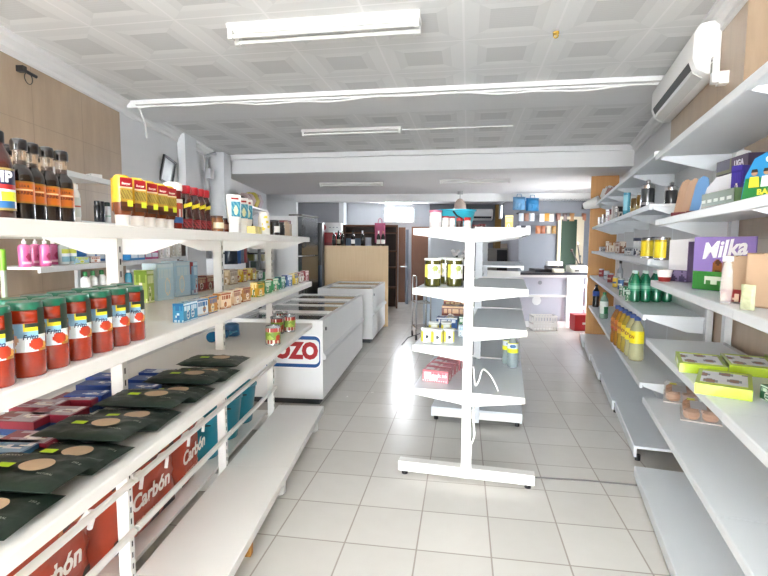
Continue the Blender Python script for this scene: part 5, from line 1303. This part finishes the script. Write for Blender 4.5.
# tins and packs on the third shelf, left
Z2 = CZL['s2']
SH = [(.14, -.30, 'pale tub with yellow label at the left front of the third middle shelf'), (.13, -.225, 'pale tub with yellow label second from the left on the third middle shelf'), (.16, -.145, 'pale tub with green label at the front near the upright'), (.42, -.29, 'pale tub behind the left front one on the third middle shelf'), (.45, -.2, 'pale tub behind the second front one on the third middle shelf')]
tb = None
for s_, tt, l in SH:
    if tb is None: tb = jar('pate_tub', l, cw(s_, tt, Z2), NF+.1, .040, .10, '#d9dcd4', '#e5e8e6', lambda u, v: '#e2d63a' if u < .3 or u > .82 else ('#2c3336' if (u-.55)**2*2+(v-.5)**2 < .03 else '#eef1ea'), (.1, .8), 'pale tubs on the third middle shelf', neck=.95)
    else: dup(tb, cw(s_, tt, Z2), NF+.1, l)
for i, (s_, tt, z, w_, d_, h_, c, c2, c3, l) in enumerate(((.72, -.22, 0, .17, .12, .10, '#3f6fb5', '#e7e9ee', '#e8d840', 'blue and white pack behind the pale tubs'), (1.02, -.2, 0, .2, .14, .16, '#8a3a26', '#e7b98a', '#3c2a22', 'brown and red pack behind the blue one on the third middle shelf'), (.74, -.09, 0, .07, .12, .11, '#2f9a58', '#dfe8d8', '#1a6a3c', 'green pack beside the blue one on the third middle shelf'), (.4, -.08, 0, .045, .045, .09, '#cfd9dd', '#7fb0c9', '#e6eef0', 'small pale carton beside the upright on the third middle shelf'), (1.3, -.22, 0, .2, .14, .19, '#c9543a', '#f0d3a0', '#5a2a1e', 'tall red pack at the back of the third middle shelf'))):
    carton('grocery_pack', l, 'pack', cw(s_, tt, Z2+z), NF, w_, d_, h_, c, c2, c3, 120+i, 'packs on the third middle shelf')
# red milk cartons on the lowest shelf
rb = None
for i in range(5):
    p = cw(.24+.13*i, -.235+.004*i*i+.004*i, CZL['s1'])
    l = ('nearest red carton of the row on the lowest middle shelf', 'second red carton of the row on the lowest middle shelf', 'third red carton of the row on the lowest middle shelf', 'fourth red carton of the row on the lowest middle shelf', 'farthest red carton of the row on the lowest middle shelf')[i]
    if rb is None: 
        rb = carton('red_carton', l, 'carton', p, NF-.12, .19, .11, .085, '#f0929c', '#e8717d', '#f8eeee', 3, 'red cartons on the lowest middle shelf')
        link('lettering', txt('pack x6', .035, '#fbeeee', bold=.03), rb, (.03, -.0565, .05)); link('white_label', art(.05, .05, lambda u, v: '#f7efee', 4, 4), rb, (-.055, -.0562, .02))
        link('white_label', art(.05, .06, lambda u, v: '#f7efee', 4, 4), rb, (-.055, -.03, .0862), (-pi/2, 0, 0))
    else: dup(rb, p, NF-.12, l)
# clear bottles with yellow labels
def pet(name, label, loc, rot, h, r, liquid, capc, lab, lz, group, trans=.0, text=None, tcol='#ffffff', fill=1.):
    t = thing(name, label, 'bottle', loc, rot, group)
    k = h
    part('body', B().lathe([(0, 0), (r*.8, 0), (r, h*.03), (r, h*.2), (r*.93, h*.3), (r, h*.42), (r, h*.62), (r*.85, h*.74), (r*.42, h*.88), (r*.36, h*.915), (0, h*.915)], seg=24), P(liquid, .08, trans=trans, coat=.4), t)
    part('cap', B().lathe([(r*.42, h*.905), (r*.43, h*.985), (r*.38, h), (0, h)], seg=18), P(capc, .35), t)
    fn = lab if callable(lab) else (lambda u, v: lab)
    o = link('label', art(2*pi*r*.72, h*(lz[1]-lz[0]), fn, 24, 14, r+.0008), t, (0, 0, h*lz[0]))
    if text: link('lettering', txt(text, h*(lz[1]-lz[0])*.36, tcol, R=r+.0014, bold=.03, width=r*1.5), o, (0, 0, h*(lz[1]-lz[0])*.5))
    return t
yl = lambda u, v: '#e4e62a' if v < .45 or v > .9 else ('#3f7fc0' if (u-.5)**2+(v-.68)**2*.6 < .02 else '#dfe9ea')
def cright(u, s_, z): return ctop(u, s_, z)
yb = pet('detergent_bottle', 'clear bottle with yellow label in front on the low right side of the middle shelving', ctop(512.5, .84, CZR['s1']), NF, .27, .043, '#c3d2d4', '#e9e9e6', yl, (.45, .75), 'clear bottles with yellow labels', trans=.5)
dup(yb, ctop(507.5, .95, CZR['s1']), NF+.3, 'clear bottle with yellow label just behind the front one on the middle shelving')
# cable hanging from the middle gondola
t = thing('power_cord', 'white loose cord hanging along the upright of the middle shelving', 'cord', (0, 0, 0), 0)
def cq(t_, s_, z): return tuple(CG.w(s_, t_, z))
part('cord', B().tube(curve_pts([cq(.04, -.035, .80), cq(.055, -.037, .68), cq(.075, -.04, .70), cq(.10, .02, .77), cq(.15, .06, .72), cq(.19, .07, .645), cq(.20, .06, .618)]), .006), P('#f2f2f0', .4), t)
part('cord', B().tube(curve_pts([cq(.06, -.04, .56), cq(.045, -.04, .5), cq(.05, -.04, .42), cq(.058, -.04, .34), cq(.045, -.04, .29), cq(.036, -.04, .26), cq(.036, -.04, .1), cq(.05, -.04, .08)]), .006), P('#f2f2f0', .4), t)
p = atz(411, 338, 0); 
o = part('floor_cable', B().tube([(atz(402, 345, 0).x, atz(402, 345, 0).y, .008), (atz(408, 338, 0).x, atz(408, 338, 0).y, .008), (atz(420, 334, 0).x, atz(420, 334, 0).y, .008)], .007), P('#35363a', .5)); tag(o, 'dark cable lying on the floor left of the middle shelving', 'cable')
o = part('floor_strip', B().tube([tuple(atz(534, 478, 0)+Vector((0, 0, .004))), tuple(atz(585, 481, 0)+Vector((0, 0, .004))), tuple(atz(637, 486, 0)+Vector((0, 0, .004)))], .006, 6), P('#8a8784', .5)); tag(o, 'thin grey cable across the floor from the middle shelving foot to the right shelving', 'cable')

# ------------------------------------------------------------------ goods on the right hand shelving
RF = RG.face
def rgp(u, t, z, dz=.06): p = RG.at(u, t, z+dz); p.z = z+EPS; return p
def rw_(s, t, z): p = RG.w(s, t, z); p.z = z+EPS; return p
ITEM = RF+.35        # turned a little towards the shop front
# yellow-green wafer packs
def wafer(loc, rot, label):
    t = thing('wafer_pack', label, 'pack', loc, rot, 'lime green flat packs on the right shelf')
    b = B().box(-.15, .15, -.098, .098, 0, .045).bevel(.011, 3); part('tray', b, P('#b9d422', .3, coat=.3), t)
    def f(u, v):
        if u < .08 or u > .93: return '#d7ec3a'
        q = sin(u*13+v*4)+sin(v*11-u*5)
        return '#eceef2' if q > -.5 else ('#9aa9b5' if q > -1.1 else '#a86a4a')
    link('top_print', art(.265, .165, f, 24, 16), t, (0, -.0825, .0455), (-pi/2, 0, 0))
    link('side_print', art(.21, .028, lambda u, v: '#eef3e0' if .25 < u < .75 else '#c9e02a', 10, 4), t, (0, -.0984, .008))
    return t
wf = None
for i, (u, v, l) in enumerate(((724, 381, 'lime green flat pack nearest the shelf edge, front of the group'), (700, 361, 'lime green flat pack at the left of the back row on the right shelf'), (748, 363, 'lime green flat pack in the middle of the back row, beige picture on top'), (796, 364, 'lime green flat pack at the right end of the back row'))):
    q = atz(u, v, RZ['s2']+.035); p = Vector((q.x, q.y, RZ['s2']+EPS))
    wf = wafer(p, RF-.30, l) if wf is None else dup(wf, p, RF-.15, l)
q = atz(768, 395, RZ['s2']+.03)
carton('tea_carton', 'dark green small carton at the right picture edge beside the lime packs', 'carton', (q.x+.03, q.y, RZ['s2']+EPS), RF+.2, .09, .06, .06, '#1f6a4a', '#cfe0d2', '#2f8a62', 12)
# clamshell packs of buns
def buns(loc, rot, label):
    t = thing('bun_pack', label, 'pack', loc, rot, 'clear packs of buns on the right shelf'); t.scale = (1.35, 1.35, 1.25)
    part('tray', B().box(-.11, .11, -.075, .075, 0, .006).bevel(.002), P('#d9d2cc', .2), t)
    for i in range(3):
        for j in range(2):
            part('bun', B().lathe([(0, 0), (.026, .002), (.033, .016), (.03, .034), (.018, .044), (0, .046)], ((i-1)*.07, (j-.5)*.07, .006), 14), P('#d0915e', .5, noise=.35, scale=35), t)
    b = B().box(-.108, .108, -.073, .073, .007, .058).bevel(.012, 3)
    part('clear_lid', b, P('#f4f2f0', .08, alpha=.16), t)
    part('label', B().box(-.03, .09, -.04, .02, .0585, .0592), P('#cfc9c6', .5), t); part('price_sticker', B().box(-.07, -.04, -.05, -.02, .0585, .0594), P('#e6dd3a', .5), t)
    return t
bn = None
for i, (u, v, l) in enumerate(((700, 411, 'clear pack of brown buns in front, nearest the shelf edge'), (681, 394, 'clear pack of brown buns behind the front one, at the shelf end'), (722, 398, 'clear pack of brown buns at the back, right of the other two'))):
    q = atz(u, v, RZ['s1']+.03); p = Vector((q.x, q.y, RZ['s1']+EPS))
    bn = buns(p, RF-.2, l) if bn is None else dup(bn, p, RF-.2, l)
# chocolate display boxes on the third shelf
def milka(u, v):
    if v < .36: return '#3a9a3e' if v < .3+.05*sin(u*9) else '#54b04a'
    d = ((u-.42)*1.5)**2+(v-.45)**2
    if d < .018: return '#b06a2c' if sin(u*40)+sin(v*33) > -.6 else '#5f3216'
    return '#a98fda'
Z3 = RZ['s3']
def seen_z(u, v, p):      # height of what is seen at a pixel above a known ground point
    return aty(u, v, p.y).z
p = rgp(722, .24, Z3, .12)
t = thing('chocolate_display', 'purple and green display box with white script lettering on the right shelf', 'box', p, RF+.62)
part('back_board', B().box(-.16, .16, 0, .006, 0, .27).bevel(.001), P('#a98fda', .4), t)
part('tray', B().box(-.16, .16, 0, .14, 0, .05).bevel(.002), P('#a98fda', .4), t)
o = link('front_print', art(.316, .266, milka, 44, 34), t, (0, -.0008, .002)); link('lettering', txt('Milka', .11, '#fbfafc', bold=.03, shear=.3, width=.235), o, (-.0, -.0008, .205), (0, radians(-7), 0))
link('white_label', art(.12, .04, lambda u, v: '#e8f1e2' if v > .5 or (u*12) % 1 > .3 else '#5fae58', 14, 4), o, (-.03, -.0008, .03))
p = rgp(681, .25, Z3, .1)
t = thing('open_display', 'white and purple open display box on the right shelf, left of the chocolate display', 'box', p, RF+.55)
part('back_board', B().prism([(-.1, 0), (.1, 0), (.1, .27), (-.1, .26)], 0, .006, 'y'), P('#f0eff2', .4), t)
part('tray', B().box(-.1, .1, -.05, 0, 0, .07).bevel(.002), P('#6a5488', .4), t); link('tray_print', art(.196, .066, lambda u, v: '#4a3a66' if sin(u*17)+sin(v*6) > .2 else '#a390b8', 14, 6), t, (0, -.0508, .002))
part('side_board', B().box(.098, .102, -.05, .02, 0, .25), P('#8f7aa8', .4), t)
# cardboard trays
def cardboard(label, loc, rot, w, d, h, c='#c9a98a'):
    t = thing('cardboard_tray', label, 'box', loc, rot, 'opened cardboard boxes on the right shelf')
    m = P(c, .7, noise=.06, scale=14)
    part('box', B().box(-w/2, w/2, 0, d, 0, .004).box(-w/2, w/2, d-.004, d, 0, h).box(-w/2, -w/2+.004, 0, d, 0, h).box(w/2-.004, w/2, 0, d, 0, h).box(-w/2, w/2, 0, .004, 0, h*.98), m, t)
    return t
p = rgp(738, .33, Z3, .1); t = cardboard('opened cardboard box with a red printed foot in front of the purple display', p, RF+.7, .13, .09, .185)
link('front_print', art(.128, .05, lambda u, v: '#a8262c' if sin(u*16)+sin(v*5) < .9 else '#e8c9b0', 14, 6), t, (0, -.0008, .001))
p = rgp(727, .385, Z3, .1)
o = part('plastic_wrapper', B().lathe([(0, 0), (.022, 0), (.026, .05), (.022, .13), (.012, .17), (0, .172)], seg=12, sy=.5), P('#e3e6e6', .12, alpha=.3)); o.location = p; o.rotation_euler = (0, 0, RF+.6); tag(o, 'upright clear wrapper standing before the left cardboard box', 'wrapper'); part('seal', B().box(-.02, .02, -.004, .004, .165, .185), P('#e9ecec', .3), o)
p = rgp(771, .29, Z3, .1); t = cardboard('larger cardboard box with a dark badge at the right picture edge', p, RF+.75, .17, .1, .2)
part('badge', B().box(.005, .045, -.003, 0, .06, .125), P('#efeae4', .5), t); part('badge_print', B().box(.012, .04, -.004, -.002, .07, .105), P('#3c2430', .5), t)
p = rgp(750, .375, Z3, .06)
o = part('gum_packet', B().pillow(.05, .09, .02, 6).xf(Matrix.Translation((0, 0, .046)) @ Matrix.Rotation(pi/2, 4, 'X')), P('#b9bd9a', .4, noise=.35, scale=60)); o.location = p; o.rotation_euler = (0, 0, RF+.7); tag(o, 'pale packet with yellow print before the right cardboard box', 'packet'); part('print', B().lathe([(0, 0), (.016, 0), (.016, .002), (0, .002)], seg=12, M=Matrix.Translation((0, -.0115, .04)) @ Matrix.Rotation(pi/2, 4, 'X')), P('#d6d23a', .5), o)
# fourth shelf displays
Z4 = RZ['s4']
for i, (u, tt, c, l) in enumerate(((680, .32, '#c9a488', 'leaning beige tongue shaped board at the left on the upper right shelf'), (687.5, .29, '#cfab90', 'second leaning beige tongue shaped board on the upper right shelf'), (696, .27, '#7fb2ea', 'leaning blue tongue shaped board on the upper right shelf'))):
    p = rgp(u, tt, Z4, .1)
    pts = [(-.04, 0), (.03, 0), (.07, .17), (.065, .205), (.04, .22), (.01, .205), (-.005, .17)]
    o = part('leaning_board', B().prism(pts, -.004, .004, 'y').bevel(.002), P(c, .5)); o.location = p; o.rotation_euler = (0, 0, RF+.75); tag(o, l, 'board', 'leaning boards on the upper right shelf'); part('foot', B().box(-.045, .02, -.012, .012, 0, .03).bevel(.004), P('#8a3c48', .5), o)
p = rgp(716, .2, Z4, .1); t = thing('white_display', 'plain white leaning display board behind the dark green tray', 'board', p, RF+.7)
part('board', B().prism([(-.1, 0), (.12, 0), (.12, .22), (.0, .2), (-.05, .15)], -.004, .004, 'y').bevel(.001), P('#eef0f6', .5), t); part('strut', B().prism([(0, 0), (.09, 0), (0, .15)], .0, .004, 'x'), P('#e2e4ea', .5), t)
p = rgp(717, .345, Z4, .05); t = thing('green_tray', 'long dark green printed tray at the edge of the upper right shelf', 'tray', p, RF+.12)
part('tray', B().box(-.16, .16, 0, .07, 0, .004).box(-.16, .16, 0, .003, 0, .075).box(-.16, -.157, 0, .07, 0, .075).box(.157, .16, 0, .07, 0, .075).box(-.16, .16, .067, .07, 0, .075), P('#6f8a58', .45), t)
link('front_print', art(.314, .072, lambda u, v: '#c9d2c0' if .4 < v < .62 and (u*5) % 1 < .7 else ('#6b5a30' if v < .25 else '#4f6b44'), 30, 10), t, (0, -.0007, .002))
p = rgp(741, .22, Z4, .12); t = carton('violet_box', 'deep violet upright box between the white board and the blue green display', 'box', p, RF+.6, .05, .06, .2, '#4335a8', '#5a4bc0', '#d6d2f0', 5)
def orbit(u, v):
    if v > .97-.25*max(0, .18-u)*4: return None
    if v < .5:
        if .12 < v < .3 and .2 < u < .9: return '#2f8f4e'
        return '#3aa35a' if u+v < .8 else '#2a8a48'
    return '#2f9fe0' if v < .85 else '#2a86d0'
p = rgp(766, .27, Z4, .12); t = thing('counter_display', 'blue and green printed display with three footballers at the right picture edge', 'display', p, RF+.72); t.scale = (.88, .88, .82)
ob = B().prism([(-.1, 0), (.1, 0), (.1, .245), (.02, .245), (-.05, .21), (-.085, .13)], 0, .006, 'y'); part('board', ob, P('#2f9fe0', .4), t)
pr = B(); pr.prism([(-.098, 0), (.098, 0), (.098, .12), (-.082, .12)], -.001, -.0002, 'y'); o = part('green_field', pr, P('#2f9a50', .4), t)
link('lettering', txt('Orbis', .042, '#f2f6fa', bold=.03), t, (.045, -.001, .2)); link('lettering', txt('BAKA!', .036, '#e8e04a', bold=.04), t, (.02, -.0018, .05))
for i, (x, sh) in enumerate(((-.045, '#e8d23a'), (.005, '#e9f0f6'), (.055, '#f4f6f8'))):
    b = B().prism([(x-.022, .075), (x+.022, .075), (x+.018, .125), (x-.018, .125)], -.003, -.001, 'y'); f_ = part('player', b, P(sh, .5), t)
    part('head', B().lathe([(0, 0), (.013, 0), (.013, .002), (0, .002)], (0, 0, 0), 14, M=Matrix.Translation((x, -.001, .142)) @ Matrix.Rotation(pi/2, 4, 'X')), P('#c99a78', .5), f_)
    part('hair', B().prism([(x-.014, .145), (x+.014, .145), (x+.01, .16), (x-.01, .16)], -.0035, -.001, 'y'), P('#3a2a20', .5), f_)
part('strut', B().prism([(.006, 0), (.1, 0), (.006, .18)], -.01, -.006, 'x'), P('#d9dde2', .5), t)
p = rgp(731, .10, Z4, .25); t = thing('header_box', 'long violet and grey display box with white lettering, standing on a stand above the shelf', 'display', p, RF+.15)
part('stand', B().box(-.12, .12, .02, .1, 0, .24).bevel(.003), P('#8f8b98', .5), t)
part('box', B().box(-.17, .17, 0, .12, .24, .32).bevel(.003), P('#5a4a66', .45), t)
link('front_print', art(.336, .076, lambda u, v: '#6f6a84' if u < .45 and v > .3 else ('#8c8a60' if u < .5 else '#5d3d62'), 20, 8), t, (0, -.0008, .242)); link('lettering', txt('LIGA', .045, '#f2eef4', bold=.04), t, (.08, -.0016, .28))
part('dome', B().lathe([(.04, 0), (.04, .01), (.03, .03), (0, .04)], (.02, .05, .32), 16), P('#f4f4f6', .4), t)
# far run: second shelf (green bottle pack, cans)
F2, F3, F4, F1 = FZ['s2'], FZ['s3'], FZ['s4'], FZ['s1']
gp = None
GW = ['leftmost', 'second from the left', 'third from the left', 'rightmost']
gs = (4.36+.132)/.949
for row in (0, 1):
    for i, tt in enumerate((.315, .225, .135, .045)):
        l = '%s green bottle in the %s row of the green pack' % (GW[i], ('front', 'back')[row])
        p = rw_(gs+.09*row-tt*.33, tt, F2)
        if gp is None: gp = pet('green_bottle', l, p, ITEM, .275, .042, '#2fa877', '#cfe6dc', lambda u, v: '#8fd6b8' if .3 < v < .7 else '#37b383', (.35, .6), 'green bottles packed together on the right shelf', trans=.3)
        else: dup(gp, p, ITEM, l)
def can(label, u, tt, z, r, h, c, c2, group, name='drink_can', top='#c9cbcc'):
    p = rgp(u, tt, z); t = thing(name, label, 'can', p, ITEM, group)
    part('can', B().lathe([(0, 0), (r*.85, 0), (r, h*.06), (r, h*.9), (r*.88, h*.97), (r*.88, h), (0, h*.985)], seg=20), P(top, .3, .8), t)
    link('label', art(2*pi*r*.75, h*.8, (lambda u, v: c2 if .35 < v < .65 and .25 < u < .75 else c), 16, 10, r+.0005), t, (0, 0, h*.08)); return t
CANS = [(601.5, .26, '#c23a3f', '#e8c9c4', 'pinkish red can at the left on the second far shelf'), (606.5, .25, '#c9ccd0', '#8d9096', 'silver can second from the left on the second far shelf'), (610.5, .27, '#a8262c', '#e0b8a8', 'dark red can third from the left on the second far shelf'), (616, .29, '#e8c33a', '#3c5a9a', 'yellow can in the middle of the second far shelf'), (621.5, .27, '#3f74b5', '#dfe6ee', 'blue can right of the yellow can on the second far shelf'), (627.5, .26, '#5a2226', '#c9494f', 'dark can behind the green boxes on the second far shelf')]
for u, tt, c, c2, l in CANS: can(l, u, tt, F2, .038, .13, c, c2, 'drink cans on the second far shelf')
p = rgp(620, .12, F2); lathe_bottle('liquor_bottle', 'slim clear bottle with dark cap standing behind the cans', 'bottle', p, ITEM, [(0, 0), (.035, 0), (.035, .16), (.015, .2), (.014, .25), (0, .25)], [(.017, .25), (.017, .29), (0, .29)], '#bfc4c6', '#2a2a2e', '#d9dadc', (.04, .12), None, .0355)
p = rgp(636, .18, F2); lathe_bottle('lime_bottle', 'lime green bottle behind the green cartons', 'bottle', p, ITEM, [(0, 0), (.035, 0), (.036, .16), (.025, .19), (0, .19)], [(.022, .19), (.02, .225), (0, .226)], '#9cc42c', '#b8d84a')
for i, (u, l) in enumerate(((624, 'left dark green carton with white print on the second far shelf'), (631, 'right green carton with white print on the second far shelf'))):
    p = rgp(u, .34, F2); carton('green_carton', l, 'carton', p, ITEM, .075, .06, .10, '#178a4e', '#e3efe4', '#0f6a3a', 140+i, 'green cartons on the second far shelf')
p = rgp(664.5, .36, RZ['s3'], .04)
o = part('paper_cup', B().lathe([(0, 0), (.03, 0), (.036, .025), (.045, .075), (.041, .075), (.028, .004), (0, .004)], seg=20), P('#efebe6', .5)); o.location = p; tag(o, 'white and red paper cup at the left end of the chocolate display shelf', 'cup'); part('band', B().lathe([(.0312, .002), (.0368, .025), (.0376, .03)], seg=20), P('#b3352f', .5), o)
# third far shelf
yc = None
for u, tt, l in ((648, .33, 'left yellow tin of the front pair on the right far shelf'), (662, .33, 'right yellow tin of the front pair on the right far shelf')):
    p = rgp(u, tt, F3)
    f_ = lambda u, v: '#e6c81e' if v > .15 else '#d6b414'
    def yf(u, v): return '#dfe3e0' if (u-.25)**2*2+(v-.55)**2 < .05 else ('#e8cf2a' if v < .85 else '#cfae14')
    if yc is None: yc = tin('yellow_tin', l, p, ITEM, .05, .15, yf, 'yellow tins on the right far shelf')
    else: dup(yc, p, ITEM-.4, l)
for i, (u, tt, l) in enumerate(((638, .2, 'white tin with dark blue top behind the yellow tins, left'), (647.5, .17, 'white tin with dark blue top behind the yellow tins, middle'), (656.5, .17, 'white tin with dark blue top behind the yellow tins, right'))):
    p = rgp(u, tt, F3)
    if i == 0: bt = jar('milk_tin', l, p, ITEM, .045, .17, '#dfe2e6', '#232c4c', lambda u, v: '#e4e7ea' if v > .3 else '#4a5a8a', (.1, .8), 'blue topped tins behind the yellow tins', neck=1., lidh=.18)
    else: dup(bt, p, ITEM, l)
p = rgp(634, .27, F3); carton('grey_box', 'low white box with a dark blue lid left of the yellow tins', 'box', p, ITEM, .17, .1, .075, '#cfd2d6', '#2a2f4a', '#e0e2e6', 9); 
for i, (u, c, c2, h_, l) in enumerate(((597.5, '#2a3f8a', '#b9c2da', .15, 'dark blue carton at the far left end of the third far shelf'), (610, '#d98f4a', '#f0e3d0', .15, 'orange and white carton on the third far shelf'), (620.5, '#e2d2c4', '#a86a4a', .14, 'beige carton right of the orange one on the third far shelf'), (602.5, '#d9dadc', '#a9acb2', .07, 'small pale carton between the blue and orange cartons'))):
    p = rgp(u, .25, F3); carton('far_carton', l, 'carton', p, ITEM, .1 if i != 3 else .06, .08, h_, c, c2, c2, 150+i, 'cartons on the third far shelf')
# fourth far shelf: tins, books-like boxes, ornaments
for i, (u, c, h_, w_, l) in enumerate(((601, '#c9c2bc', .15, .05, 'pale upright pack at the left of the fourth far shelf'), (605, '#a87a6a', .16, .05, 'brown pink upright pack on the fourth far shelf'), (610, '#8d2a2a', .19, .1, 'dark red upright pack on the fourth far shelf'), (615, '#d9d2cc', .2, .03, 'narrow white upright pack on the fourth far shelf'), (619.5, '#2e2a2a', .16, .06, 'black pack right of the dark red one on the fourth far shelf'))):
    p = rgp(u, .27, F4); carton('upright_pack', l, 'pack', p, ITEM, w_, .08, h_, c, '#e6ddd4', c, 160+i, 'upright packs on the fourth far shelf')
p = rgp(626.5, .33, F4); lathe_bottle('turquoise_tube', 'tall turquoise tube on the fourth far shelf', 'tube', p, ITEM, [(0, 0), (.032, 0), (.033, .004), (.033, .225), (0, .226)], None, '#58b4cf', '#ffffff', '#8fd0e0', (.05, .2), None, .0335)
for i, (u, tt, c, l) in enumerate(((634, .25, '#8a6a3a', 'brown and gold jar with chrome lid, left one on the fourth far shelf'), (640, .25, '#a37a34', 'amber jar with chrome lid, right one on the fourth far shelf'))):
    p = rgp(u, tt, F4); jar('honey_jar', l, p, ITEM, .035, .20, c, '#c9c9cb', '#d2b46a', (.1, .4), 'jars with chrome lids on the fourth far shelf')
def canister(u, tt, label):
    p = rgp(u, tt, F4); t = thing('glass_canister', label, 'canister', p, ITEM, 'dark canisters with chrome tops on the right far shelf')
    part('body', B().lathe([(0, 0), (.048, 0), (.05, .004), (.05, .15), (.046, .16), (0, .16)], seg=24), P('#4a4c50', .2, coat=.5), t)
    part('band', B().lathe([(.0505, .03), (.0505, .05)], seg=24), P('#b9bcc0', .3, .6), t)
    part('lid', B().lathe([(.05, .16), (.05, .185), (.03, .2), (0, .202)], seg=24), M_CHROME, t); part('knob', B().lathe([(0, .2), (.014, .205), (.018, .22), (.01, .23), (0, .232)], seg=14), M_CHROME, t)
    return t
canister(647.5, .31, 'dark canister with chrome top, left of the pair on the right far shelf'); canister(671, .10, 'dark canister with chrome top, right of the pair beside the beige boards')
for i, (u, c, l) in enumerate(((603, '#2a4a8a', 'dark blue bag on the very top far shelf'), (609, '#d6d2cc', 'white bag on the very top far shelf'), (615, '#b07a6a', 'brown red bag on the very top far shelf'))):
    p = rgp(u, .2, FZ['s5']); o = part('top_bag', B().pillow(.2, .22, .22 if i < 2 else .14, 8, .4, wob=.5, seed=i), P(c, .5, noise=.2, scale=20)); o.location = p; tag(o, l, 'bag', 'bags on the very top far shelf'); part('knot', B().lathe([(0, 0), (.02, .01), (.03, .04), (0, .05)], (0, 0, .2 if i < 2 else .12), 8), P(c, .5), o)
# first far shelf: soft drinks
YB = [(607.5, .33, '#d98a1e', '#e0861e', 'orange soda bottle at the far end of the row of soda bottles'), (612, .33, '#dc9a24', '#e07a1e', 'second orange soda bottle in the row'), (617, .33, '#e0b52e', '#e8b21e', 'amber soda bottle between the orange and yellow ones'), (622.5, .33, '#dcc24a', '#ecd22a', 'yellow soda bottle, third from the near end'), (629, .33, '#d6cf9a', '#efdc2a', 'pale yellow soda bottle, second from the near end'), (636.5, .33, '#d9d6a6', '#f0e01e', 'pale yellow soda bottle nearest the camera')]
ys = RG.s_at(636.5, .30, F1+.15)
for i, (u, tt, c, lb, l) in enumerate(YB):
    p = rw_(ys+.16*(5-i), .30+.012*(5-i), F1)
    pet('soda_bottle', l, p, ITEM, .385, .060, c, '#2f55a8', (lambda lb: (lambda u, v: lb if v > .12 else '#d8452a' if lb[1:3] == 'e0' else lb))(lb), (.40, .68), 'yellow and orange soda bottles on the right far shelf', trans=.35, text='LIMÓN' if i > 2 else 'NARANJA', tcol='#b5622a')
pet('cola_bottle', 'dark cola bottle with a blue label at the far end of the soda shelf', rgp(596, .30, F1, .15), ITEM, .36, .052, '#1c1416', '#1f1f24', '#2f5fc0', (.5, .72), None)
pet('lemonade_bottle', 'clear green bottle with white and green label beside the cola bottle', rgp(604, .31, F1, .15), ITEM, .36, .055, '#a9cdb4', '#2fa04a', lambda u, v: '#e9efe8' if v > .55 or abs(u-.6) < .15 else '#2f9a55', (.2, .66), None, trans=.4)
# ------------------------------------------------------------------ view
SC.view_settings.view_transform = 'Standard'; SC.view_settings.look = 'None'
SC.view_settings.exposure = EXPOSURE; SC.view_settings.gamma = 1
SC.view_settings.use_curve_mapping = False
SC.cycles.use_denoising = True
SC.cycles.max_bounces = 10; SC.cycles.diffuse_bounces = 6; SC.cycles.transmission_bounces = 8
SC.cycles.sample_clamp_indirect = 6
